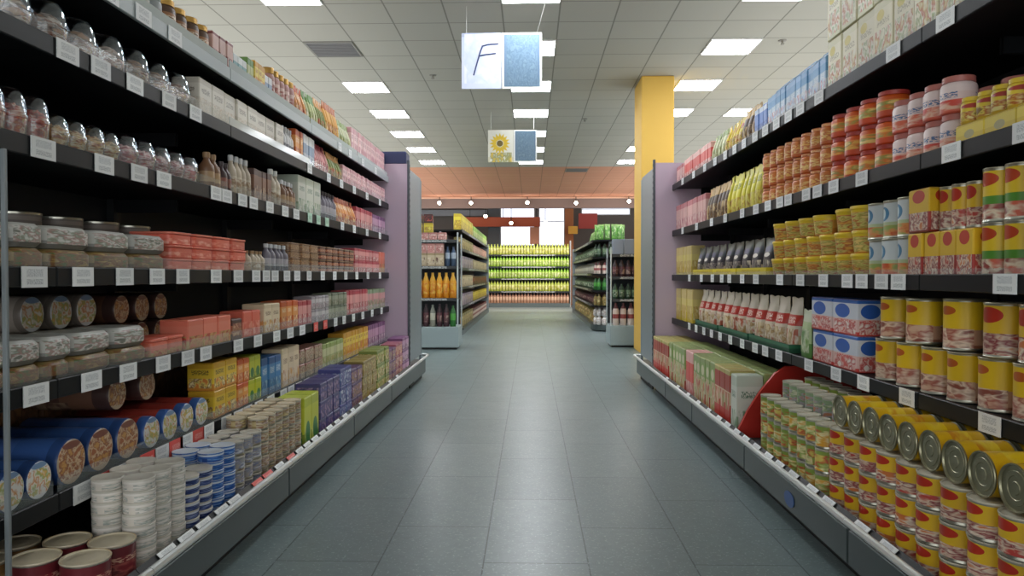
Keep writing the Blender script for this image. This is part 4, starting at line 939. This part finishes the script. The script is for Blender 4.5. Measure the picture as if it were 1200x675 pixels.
# --- base deck of the four-shelf side
R('R', 0, 0, 0, 1, 'flapbox', 'soup_carton', 'whitish tall carton beside the divider', [A['whitegreen']], .335, d=.15, Y=(4.22, 4.34), wf=.97)
R('R', 0, 0, 0, 3, 'flapbox', 'soup_carton', 'red cream tall carton', [A['soupred']], .345, d=.15, Y=(4.35, 4.72), wf=.97)
R('R', 0, 0, 0, 5, 'flapbox', 'soup_carton', 'green red tall carton', [A['soupcarton']], .345, d=.15, Y=(4.73, 5.35), wf=.97)
R('R', 0, 0, 0, 2, 'flapbox', 'soup_carton', 'pale red tall carton', [A['redslim']], .345, d=.15, Y=(5.36, 5.6), wf=.97)
R('R', 0, 0, 0, 5, 'flapbox', 'soup_carton', 'green printed tall carton', [A['soupcarton']], .345, d=.15, Y=(5.61, 6.25), wf=.97)
R('R', 0, 0, 0, 17, 'flapbox', 'soup_carton', 'green red rear carton', [A['soupcarton']], .345, d=.15, back=.158, Y=(4.22, 6.25), wf=.97)
R('R', 0, 0, 0, 7, 'flapbox', 'soup_carton', 'red and cream end carton', [A['soupred']], .33, d=.15, rows=2, Y=(6.3, 7.05), wf=.97)
bm = bmesh.new()
pts = [(1.16, .192), (1.162, .24), (1.21, .34), (1.28, .45), (1.36, .55), (1.42, .59), (1.88, .61), (1.88, .192)]
fa = [bm.verts.new((x, 4.14, z)) for x, z in pts]; fb = [bm.verts.new((x, 4.165, z)) for x, z in pts]
bm.faces.new(fa); bm.faces.new(fb)
for i in range(len(pts)): bm.faces.new((fa[i], fa[(i + 1) % len(pts)], fb[(i + 1) % len(pts)], fb[i]))
o = obj('divider_board', bm, M_RED); tag(o, 'red curved divider board between tall cartons and small cans', 'divider')
R('R', 0, 0, 0, 8, 'can', 'food_can', 'yellow green small can', [A['greencan'], A['steel']], .1, dia=.1, levels=3, Y=(3.0, 3.82), jit=.002)
R('R', 0, 0, 0, 8, 'can', 'food_can', 'pale green small can', [A['palecan'], A['steel']], .1, dia=.1, levels=2, lv0=2, lvn=5, Y=(3.0, 3.82), back=.11, z0=.1712, jit=.002)
R('R', 0, 0, 0, 8, 'can', 'food_can', 'dull green small can', [A['greencan'], A['steel']], .1, dia=.1, levels=1, Y=(3.0, 3.82), back=.22, z0=.2868, jit=.002, depth_word='set back, ')
R('R', 0, 0, 0, 10, 'can', 'food_can', 'red and yellow can', [A['redyellowround'], A['steel']], .105, dia=.122, levels=3, Y=(1.66, 2.96), jit=.002)
R('R', 0, 0, 0, 10, 'can', 'food_can', 'yellow can under lying cans', [A['yellowgreen'], A['steel']], .105, dia=.122, levels=1, Y=(1.66, 2.96), back=.127, z0=.2112, jit=.002, turn=2)
R('R', 0, 0, 0, 10, 'lying', 'food_can', 'big yellow lying can', [A['yellowplain'], M_ENDCAP], .124, d=.15, dia=.1235, Y=(1.66, 2.96), z0=.3178, back=.03, jit=.002)
R('R', 0, 0, 0, 10, 'lying', 'food_can', 'big yellow lying can set behind', [A['yellowplain'], M_ENDCAP], .124, d=.15, dia=.1235, Y=(1.66, 2.96), z0=.3178, back=.19, jit=.002)

# ------------------------------------------------------------------ steps under the goods heaped on the four-shelf base deck (parts of their bays)
for y0, y1, x0, x1, h in ((1.64, 2.597, 1.292, 1.41, .21), (2.603, 2.965, 1.292, 1.41, .21), (1.64, 2.597, 1.424, 1.5, .3165), (2.603, 2.965, 1.424, 1.5, .3165),
                          (2.99, 3.835, 1.275, 1.375, .1705), (2.99, 3.847, 1.388, 1.48, .286)):
    b = [o for o in BAYS if o.location.x > 0 and abs(o.location.y - (y0 + y1) / 2) < .63][0]
    o = obj('display_step', box_bm(x0, x1, y0, y1, DECK + .0005, DECK + h, bev=.003), plain('#3a4044', .5), parent=b)
    o.matrix_parent_inverse = Matrix.Translation(-Vector(b.location))

# ------------------------------------------------------------------ beyond the cross aisle
B = {}
def defb(k, *a, **kw): B[k] = art('far_' + k, *a, **kw)
defb('orange', [(0, '#d98a1c'), (.3, '#e8a52e'), (.7, '#e8b23c')], p=(.2, .6, ['#e8b03a', '#d97a1c', '#f0c860'], 4), r=2)
defb('dark', [(0, '#3a2028'), (.3, '#5a3038'), (.62, '#2c1a22')], p=(.2, .5, ['#7d5a58', '#4a2630', '#a08a80'], 4), r=2)
defb('pale', [(0, '#8a8a7d'), (.3, '#b9b8a8'), (.62, '#7d8278')], r=2)
defb('green', [(0, '#2a6a2f'), (.3, '#4d9a40'), (.62, '#2f6a34')], r=2)
defb('darkgreen', [(0, '#1f3a28'), (.35, '#6f8a6a'), (.62, '#223d2a')], p=(.2, .5, ['#8aa082', '#2c4a34', '#c0c8b4'], 4), r=2)
defb('beige', [(0, '#b3a184'), (.3, '#c9b89a'), (.85, '#a8946f')], p=(.2, .7, ['#6b4a38', '#d0c2a8', '#b8a280', '#d6c8b0'], 3))
defb('pink', [(0, '#c99a92'), (.3, '#ddb9b0'), (.8, '#b57a74')], p=(.1, .8, ['#e6c9c0', '#b56a66', '#d0a098'], 4))
defb('yellow', [(0, '#b8a42a'), (.3, '#dccb3a'), (.8, '#c9b02e')], p=(.1, .6, ['#e6d860', '#a8802a', '#dccb3a'], 4))
defb('redblack', [(0, '#3d1a1a'), (.4, '#9a3228'), (.8, '#4a1c1c')], p=(.2, .8, ['#b0463a', '#2c1414', '#6a2420'], 3))
defb('blue', [(0, '#3a4f6a'), (.4, '#a9b8c9'), (.7, '#3c5474')], r=2)
defb('lime', [(0, '#94b83e'), (.3, '#cfe07a'), (.62, '#8fc43c')], p=(.18, .55, ['#d0d69a', '#9ab84a', '#dfe0b4'], 3), r=2)
defb('limeyellow', [(0, '#b0b84a'), (.3, '#dfe29a'), (.62, '#b4c050')], p=(.18, .55, ['#e0dca4', '#b8b84a'], 3), r=2)
defb('peach', [(0, '#b88a70'), (.3, '#d6b49a'), (.62, '#a87a64')], r=2)
defb('white', [(0, '#c9c6c4'), (.4, '#e2e0dd'), (.8, '#d3cfcd')], p=(.2, .7, ['#e6e4e2', '#b9a8a4', '#dcd8d6'], 4), r=2)
defb('redwhite', [(0, '#d8c9c0'), (.3, '#9a4a48'), (.5, '#d9c6bc'), (.75, '#6a3438')], r=2)
defb('leaf', [(0, '#4f8f34'), (.4, '#6fb04a'), (.8, '#a4cc7a')], p=(.1, .9, ['#7fbf54', '#3f7f30', '#bcd89a'], 4))
defb('mauve', [(0, '#8d7f8d'), (.4, '#b3a3ac'), (.8, '#84778a')], p=(.1, .8, ['#b9a8b0', '#7f7284', '#a8946f'], 4))
defb('olive', [(0, '#8a7f4a'), (.4, '#b8a86a'), (.8, '#7f7440')], p=(.1, .8, ['#cdbb84', '#7d7040', '#b08a50'], 4))

def P(e, name, bm, mat, lab=None, parent=None):
    o = obj(name, bm, mat, parent=parent or e)
    if not parent: o.matrix_parent_inverse = Matrix.Translation(-Vector(e.location))
    if lab: o['label'] = lab
    return o
def row(kind, name, look, where, mats, dims, pts, rz, cat=None, end='near end'):
    for i, (x, y, z) in enumerate(pts):
        place(kind, name, dims, mats, (x, y, z), rz, look + ', ' + (ORD[i] + ' from ' + end + ', ' if len(pts) > 1 else '') + where, cat or name.split('_')[-1], plural(look) + ', ' + where)
def lines(x0, x1, y, z, n): return [(x0 + (x1 - x0) * (i + .5) / n, y, z) for i in range(n)]
def along(x, y0, y1, z, n): return [(x, y0 + (y1 - y0) * (i + .5) / n, z) for i in range(n)]
M_EDGE = art('shelf_edge', [(0, '#2a2d30'), (1, '#2a2d30')], t=((.15, .85, '#c9cccc'),))

# low end racks facing the aisle beyond the six-shelf side and beyond the pillar
def end_rack(s, Y, xi, xo, label, shelves, base_h):
    e = empty('display_rack', (s * (xi + xo) / 2, Y + .3, 0), label, 'rack')
    a, b = s * xi, s * xo
    P(e, 'base', box_bm(a, b, Y, Y + .6, .03, base_h, bev=.008), plain('#92a2a5', .4)); P(e, 'kick_plate', box_bm(a + s * .03, b - s * .03, Y + .04, Y + .56, .001, .03), M_BLACK)
    for x in (a + s * .012, b - s * .012):
        for y in (Y + .012, Y + .588): P(e, 'post', tube(bmesh.new(), [(x, y, base_h), (x, y, shelves[-1] + .12)], .011), M_PALE)
    for z in shelves:
        sh = P(e, 'shelf', box_bm(a + s * .024, b - s * .024, Y + .024, Y + .576, z - .02, z), M_SHELF)
        P(e, 'price_strip', box_bm(a + s * .024, b - s * .024, Y + .018, Y + .0235, z - .03, z + .015), M_EDGE, parent=sh)
    P(e, 'back_panel', box_bm(a + s * .03, b - s * .03, Y + .57, Y + .576, base_h + .001, shelves[-1]), M_BACK)
YL = 10.8
end_rack(-1, YL, 1.06, 1.95, 'pale-footed rack of orange bottles past the six-shelf side', (.745, 1.215, 1.60), .335)
W1 = 'pale-footed rack past six-shelf side'
xx = (-1.10, -1.92)
yf = YL + .1
row('tall', 'drink_bottle', 'green bottle', 'base of ' + W1, [B['green']], (.085, .085, .31), lines(-1.10, -1.2, yf, .336, 1), 0)
row('tall', 'drink_bottle', 'dark red bottle', 'base of ' + W1, [B['dark']], (.085, .085, .33), lines(-1.2, -1.4, yf, .336, 2), 0, end='aisle')
row('tall', 'drink_bottle', 'pale bottle', 'base of ' + W1, [B['pale']], (.085, .085, .32), lines(-1.4, -1.5, yf, .336, 1), 0)
row('tall', 'drink_bottle', 'maroon bottle', 'base of ' + W1, [B['dark']], (.085, .085, .33), lines(-1.5, -1.9, yf, .336, 4), 0, end='aisle')
row('tall', 'juice_bottle', 'orange bottle', 'middle of ' + W1, [B['orange']], (.098, .098, .385), lines(-1.1, -1.9, yf, .746, 8), 0, end='aisle')
row('tall', 'drink_bottle', 'blue and white bottle', 'upper shelf of ' + W1, [B['blue']], (.075, .075, .3), lines(-1.1, -1.27, yf, 1.216, 2), 0, end='aisle')
row('carton', 'food_box', 'beige box', 'upper shelf of ' + W1, [B['beige']], (.12, .12, .2), lines(-1.28, -1.9, yf, 1.216, 5), 0, end='aisle')
row('carton', 'food_box', 'pinkish box on beige ones', 'upper shelf of ' + W1, [B['pink']], (.12, .12, .145), lines(-1.28, -1.9, yf, 1.4165, 5), 0, end='aisle')
row('carton', 'food_box', 'pink box', 'top of ' + W1, [B['pink']], (.125, .12, .12), lines(-1.24, -1.9, yf, 1.601, 5), 0, end='aisle')
row('carton', 'food_box', 'yellow box on pink one', 'top of ' + W1, [B['yellow']], (.13, .12, .14), lines(-1.43, -1.9, yf, 1.7215, 3), 0, end='aisle')
row('carton', 'food_box', 'red black box on yellow one', 'top of ' + W1, [B['redblack']], (.13, .12, .13), lines(-1.43, -1.9, yf, 1.862, 3), 0, end='aisle')
YR = 11.2
end_rack(1, YR, 1.2, 1.95, 'pale-footed rack of red-white bottles just beyond the yellow pillar', (.72, 1.06, 1.40), .33)
W2 = 'pale-footed rack beyond the pillar'
row('tall', 'drink_bottle', 'red and white bottle', 'base of ' + W2, [B['redwhite']], (.1, .1, .34), lines(1.24, 1.92, YR + .1, .331, 6), 0, end='aisle')
row('tall', 'drink_bottle', 'dark green bottle', 'middle of ' + W2, [B['darkgreen']], (.09, .09, .24), lines(1.24, 1.92, YR + .1, .721, 7), 0, end='aisle')
row('tall', 'drink_bottle', 'dark bottle', 'third level of ' + W2, [B['dark']], (.09, .09, .26), lines(1.24, 1.92, YR + .1, 1.061, 7), 0, end='aisle')
row('carton', 'food_box', 'silver grey box', 'top of ' + W2, [plain('#7f8a9c', .4)], (.16, .14, .24), lines(1.24, 1.92, YR + .12, 1.401, 4), 0, end='aisle')

# long shelving runs on both sides further down
def far_run(s, xf, y0, y1, label, shelves, round_end=False):
    e = empty('shelving_run', (s * (xf + .3), (y0 + y1) / 2, 0), label, 'shelving')
    P(e, 'base', box_bm(s * (xf + .02), s * (xf + .68), y0 + .02, y1, .001, .10), plain('#6d7778', .4)); P(e, 'base_deck', box_bm(s * xf, s * (xf + .7), y0, y1, .1, .125), M_BASE)
    P(e, 'back_panel', box_bm(s * (xf + .42), s * (xf + .44), y0 + .0, y1, .126, shelves[-1] - .03), M_LILAC, 'lilac back panel')
    P(e, 'end_panel', box_bm(s * xf, s * (xf + .7), y1 + .001, y1 + .03, .001, shelves[-1] + .05), M_SILVER)
    for z in shelves:
        bm = box_bm(s * (xf + .03), s * (xf + .7), y0, y1, z - .025, z)
        sh = P(e, 'shelf', bm, M_SHELF)
        P(e, 'price_strip', box_bm(s * (xf + .022), s * (xf + .0295), y0, y1, z - .04, z + .012), M_EDGE, parent=sh)
    if round_end:
        for z in [.125] + list(shelves):
            bm = bmesh.new(); r = .36; cx, cy = s * (xf + .35), y0 - .002
            ring = [(cx + r * math.cos(PI + PI * i / 16), cy + r * 1.25 * math.sin(PI + PI * i / 16)) for i in range(17)]
            t = .1 if z == .125 else .03
            va = [bm.verts.new((x, y, z - t)) for x, y in ring]; vb = [bm.verts.new((x, y, z)) for x, y in ring]
            bm.faces.new(va); bm.faces.new(vb)
            for i in range(17): bm.faces.new((va[i], va[(i + 1) % 17], vb[(i + 1) % 17], vb[i]))
            P(e, 'end_shelf', bm, M_SHELF if z > .2 else M_BASE, 'half-round end shelf')
        P(e, 'post', tube(bmesh.new(), [(s * (xf + .35), y0 - .2, .126), (s * (xf + .35), y0 - .2, shelves[-1] - .03)], .03), M_PALE)
    return e
far_run(-1, 1.22, 13.4, 21.4, 'long shelving run behind the rack of orange bottles', (.52, .87, 1.22, 1.57, 1.92))
W3 = 'run behind orange bottle rack'
for sh, (z, lk, mk, h, n) in enumerate(((.126, 'olive box', 'olive', .24, 26), (.521, 'mauve box', 'mauve', .22, 26), (.871, 'beige box', 'beige', .22, 26), (1.221, 'lilac box', 'mauve', .23, 26), (1.571, 'tan box', 'olive', .22, 26), (1.921, 'yellow box', 'yellow', .3, 22))):
    row('carton', 'food_box', lk, ('base', 'second', 'third', 'fourth', 'fifth', 'top')[sh] + ' level of ' + W3, [B[mk]], (8 / n * .92, .14, h), along(-1.345, 13.5, 16.3, z, n // 3), PI / 2)
    row('carton', 'food_box', 'farther ' + {'olive box': 'reddish', 'mauve box': 'yellow', 'beige box': 'dark', 'lilac box': 'pale', 'tan box': 'pink', 'yellow box': 'lime'}[lk] + ' box', ('base', 'second', 'third', 'fourth', 'fifth', 'top')[sh] + ' level of ' + W3, [B[{'olive box': 'redwhite', 'mauve box': 'yellow', 'beige box': 'redblack', 'lilac box': 'beige', 'tan box': 'pink', 'yellow box': 'lime'}[lk]]], (8 / n * .92, .14, h * .9), along(-1.345, 16.35, 21.3, z, n * 2 // 3 - 2), PI / 2)
e_ = [('dark bottle', 'dark', .22), ('green bottle', 'green', .24), ('dark green bottle', 'darkgreen', .24), ('pale bottle', 'pale', .24), ('brown bottle', 'dark', .22)]
far_run(1, 1.2, 14.7, 21.4, 'long dark shelving run with half-round end beyond the pillar', (.50, .80, 1.12, 1.45, 1.78), True)
W4 = 'run with half-round end'
for sh, (z, lk, mk, h, n) in enumerate(((.126, 'olive bottle', 'olive', .26, 22), (.501, 'dark bottle', 'dark', .22, 22), (.801, 'green grey bottle', 'darkgreen', .23, 22), (1.121, 'pale bottle', 'pale', .22, 22), (1.451, 'dark green bottle', 'darkgreen', .23, 22))):
    row('tall', 'drink_bottle', lk, ('base', 'second', 'third', 'fourth', 'fifth')[sh] + ' level of ' + W4, [B[mk]], (.19, .19, h), along(1.36, 14.8, 21.3, z, n), -PI / 2)
cx, cy = 1.55, 14.69
def arc(z, n, rx=.27, ry=.33): return [(cx + rx * math.cos(PI + PI * (i + .5) / n), cy + ry * math.sin(PI + PI * (i + .5) / n), z) for i in range(n)]
WE = 'half-round end beyond the pillar'
row('tall', 'drink_bottle', 'white bottle', 'lower tier on base of ' + WE, [B['white']], (.1, .1, .17), arc(.126, 7), 0, end='aisle')
row('tall', 'drink_bottle', 'white short bottle', 'upper tier on base of ' + WE, [B['white']], (.1, .1, .16), arc(.2962, 7), 0, end='aisle')
row('tall', 'drink_bottle', 'olive bottle', 'second tier of ' + WE, [B['olive']], (.09, .09, .22), arc(.501, 7), 0, end='aisle')
row('tall', 'drink_bottle', 'bright green bottle', 'third tier of ' + WE, [B['green']], (.09, .09, .24), arc(.801, 7), 0, end='aisle')
row('tall', 'drink_bottle', 'reddish bottle', 'fourth tier of ' + WE, [B['redwhite']], (.09, .09, .22), arc(1.121, 7), 0, end='aisle')
row('tall', 'drink_bottle', 'green bottle with pale label', 'fifth tier of ' + WE, [B['darkgreen']], (.09, .09, .25), arc(1.451, 7), 0, end='aisle')
row('pouch', 'leafy_bag', 'bright green leafy bag', 'top of ' + WE, [B['leaf']], (.11, .07, .3), arc(1.781, 6, .25, .3), 0, end='aisle')
row('pouch', 'leafy_bag', 'green leafy bag', 'top of ' + W4, [B['leaf']], (.2, .09, .26), along(1.4, 14.9, 17.2, 1.781, 9), -PI / 2)

# green wall shelving at the very back
XB0, XB1 = at(570, 330, 25)[0], at(668, 330, 25)[0]
e = empty('wall_shelving', ((XB0 + XB1) / 2, 25.2, 0), 'wide wall shelving of green bottles at the far end of the aisle', 'shelving')
P(e, 'base', box_bm(XB0, XB1, 25.0, 25.5, .001, .14), plain('#5d6666', .4)); P(e, 'back_panel', box_bm(XB0, XB1, 25.48, 25.5, .141, 2.0), M_BACK)
for k, x in enumerate((XB0, XB1)): P(e, 'end_panel', box_bm(x - .015 + (-.016, .016)[k], x + .015 + (-.016, .016)[k], 24.98, 25.5, .0, 2.25), plain('#a9a7a4', .5))
zs = [at(620, y, 25)[1] for y in (341.5, 326.5, 312.5, 298.5)]
for z in zs:
    sh = P(e, 'shelf', box_bm(XB0, XB1, 25.0, 25.478, z - .03, z), M_SHELF); P(e, 'price_strip', box_bm(XB0, XB1, 24.99, 24.999, z - .045, z + .01), M_EDGE, parent=sh)
W5 = 'green bottle shelving'
for (z, lk, mk, h, lv) in ((.141, 'peach bottle', 'peach', .34, 'base'), (zs[0] + .001, 'yellowish bottle', 'limeyellow', .36, 'second shelf'), (zs[1] + .001, 'lime bottle', 'lime', .36, 'third shelf'), (zs[2] + .001, 'bright lime bottle', 'lime', .36, 'fourth shelf'), (zs[3] + .001, 'pale lime bottle', 'limeyellow', .36, 'top')):
    row('tall', 'drink_bottle', lk, lv + ' of ' + W5, [B[mk]], (.098, .098, h), lines(XB0 + .02, XB1 - .02, 25.08, z, 27), 0, end='six-shelf end')

# signs, column and spotlights in front of the back wall
def board(name, px, Y, th, mat, label, cat, z=None):
    x0, z1 = at(px[0], px[1], Y); x1, z0 = at(px[2], px[3], Y)
    o = obj(name, box_bm(x0, x1, Y, Y + th, z0, z1, bev=.006), mat)
    if label: tag(o, label, cat)
    else: o['kind'] = 'structure'
    return o
board('trim_3', (572, 236, 586, 358), 27.0, .3, plain('#555c62', .6), None, None)
board('trim_4', (662, 236, 672, 358), 27.0, .3, plain('#a8683c', .6), None, None)
fb_ = board('fascia_board', (545, 254.5, 633, 265.5), 26.7, .12, plain('#b4532c', .5), 'long orange red fascia board hanging before the back windows', 'board')
for x in (-2.2, -1.0, .2):
    obj('hanger', tube(bmesh.new(), [(x, 26.76, at(600, 254.5, 26.7)[1]), (x, 26.76, 3.859)], .01, seg=6), M_DARK, parent=fb_)
board('sign_board', (621, 266, 632, 286), 26.9, .06, plain('#d99a7a', .5), 'small peach sign board beneath the orange fascia', 'sign')
board('sign_board', (678, 250, 700, 268), 26.9, .06, plain('#a83a32', .5), 'red sign board under the third back window', 'sign')
board('sign_board', (666, 265, 677, 274), 26.6, .06, plain('#e2b23c', .5), 'small yellow sign board by the orange brown column', 'sign')
board('trim_5', (490, 246, 571, 253), 27.2, .1, plain('#8a8f98', .6), None, None)
SPOT = emit('spot_lens', '#fff0d8', 14.0)
for k, (px, py, Y) in enumerate(((515, 238, 26.1), (552, 238, 26.1), (618, 237.5, 26.1), (675, 238, 26.1), (737, 236, 26.1), (569, 253.5, 26.55), (599, 261.5, 26.55), (639, 261, 26.55))):
    x, z = at(px, py, Y)
    e = empty('track_spotlight', (x, Y, z), 'small lit spotlight, %s' % ('%s from the six-shelf side on the bulkhead' % ORD[k] if k < 5 else ('low before the dark column', 'low on the orange fascia', 'low before the second back window')[k - 5]), 'spotlight', 'spotlights at the back')
    h = bmesh.new(); lathe(h, [(0, -.09), (.05, -.09), (.075, .05), (.065, .05), (.05, .0), (0, 0)], seg=14, axis='y')
    o = obj('lamp_head', h, M_DARK, parent=e, smooth=True)
    lb = bmesh.new(); lathe(lb, [(0, .03), (.062, .03), (.06, .036), (0, .04)], seg=14, axis='y')
    obj('lens', lb, SPOT, parent=e)
    top = CEIL if k < 5 else 3.86
    obj('stem', tube(bmesh.new(), [(0, .03, .06), (0, .03, top - z - .001)], .012, seg=6), M_DARK, parent=e)

# ------------------------------------------------------------------ added ambient and fill light, front daylight, exposure
w = bpy.data.worlds.new('world'); bpy.context.scene.world = w; w.use_nodes = True
bg = w.node_tree.nodes['Background']; bg.inputs[0].default_value = (1.0, .98, .95, 1); bg.inputs[1].default_value = WORLD_STRENGTH
def area(name, loc, rot, sx, sy, power, col):
    ld = bpy.data.lights.new(name, 'AREA'); ld.shape = 'RECTANGLE'; ld.size = sx; ld.size_y = sy; ld.energy = power; ld.color = col
    o = bpy.data.objects.new(name, ld); C.objects.link(o); o.location = loc; o.rotation_euler = rot
    return o
area('bulkhead_uplight', (0, 25.6, 3.3), (PI + math.radians(-25), 0, 0), 8, .2, 9, (1, .75, .6))
for s_ in (-1, 1): area('neighbour_aisle_glow', (s_ * 4.4, 11.5, 2.35), (PI, 0, 0), 4.4, 29, UP_POWER, (1, .97, .92))  # unseen uplights added behind the shelving to brighten the ceiling
ld = bpy.data.lights.new('shop_front_daylight', 'SUN'); ld.energy = SUN_POWER; ld.angle = math.radians(50); ld.color = (.93, .97, 1)
o = bpy.data.objects.new('shop_front_daylight', ld); C.objects.link(o); o.location = (0, -6, 3); o.rotation_euler = (math.radians(84), 0, 0)
for k in range(6):                                           # added spots brightening the far goods, apart from the modelled spotlights
    ld = bpy.data.lights.new('rear_fill_spot', 'SPOT'); ld.energy = SPOT_POWER; ld.spot_size = math.radians(95); ld.spot_blend = .6; ld.shadow_soft_size = .05; ld.color = (1, .96, .9)
    o = bpy.data.objects.new('rear_fill_spot', ld); C.objects.link(o); o.location = (-2.2 + .88 * k, (20.5, 22.5)[k % 2], 3.8); o.rotation_euler = (math.radians((8, 30)[k % 2]), 0, 0)
sc = bpy.context.scene
sc.view_settings.view_transform = 'Standard'; sc.view_settings.look = 'None'; sc.view_settings.gamma = 1; sc.view_settings.use_curve_mapping = False
sc.view_settings.exposure = EXPOSURE
sc.cycles.use_denoising = True; sc.cycles.max_bounces = 8; sc.cycles.transparent_max_bounces = 16; sc.cycles.diffuse_bounces = 4
sc.cycles.caustics_reflective = False; sc.cycles.caustics_refractive = False; sc.cycles.sample_clamp_indirect = 6
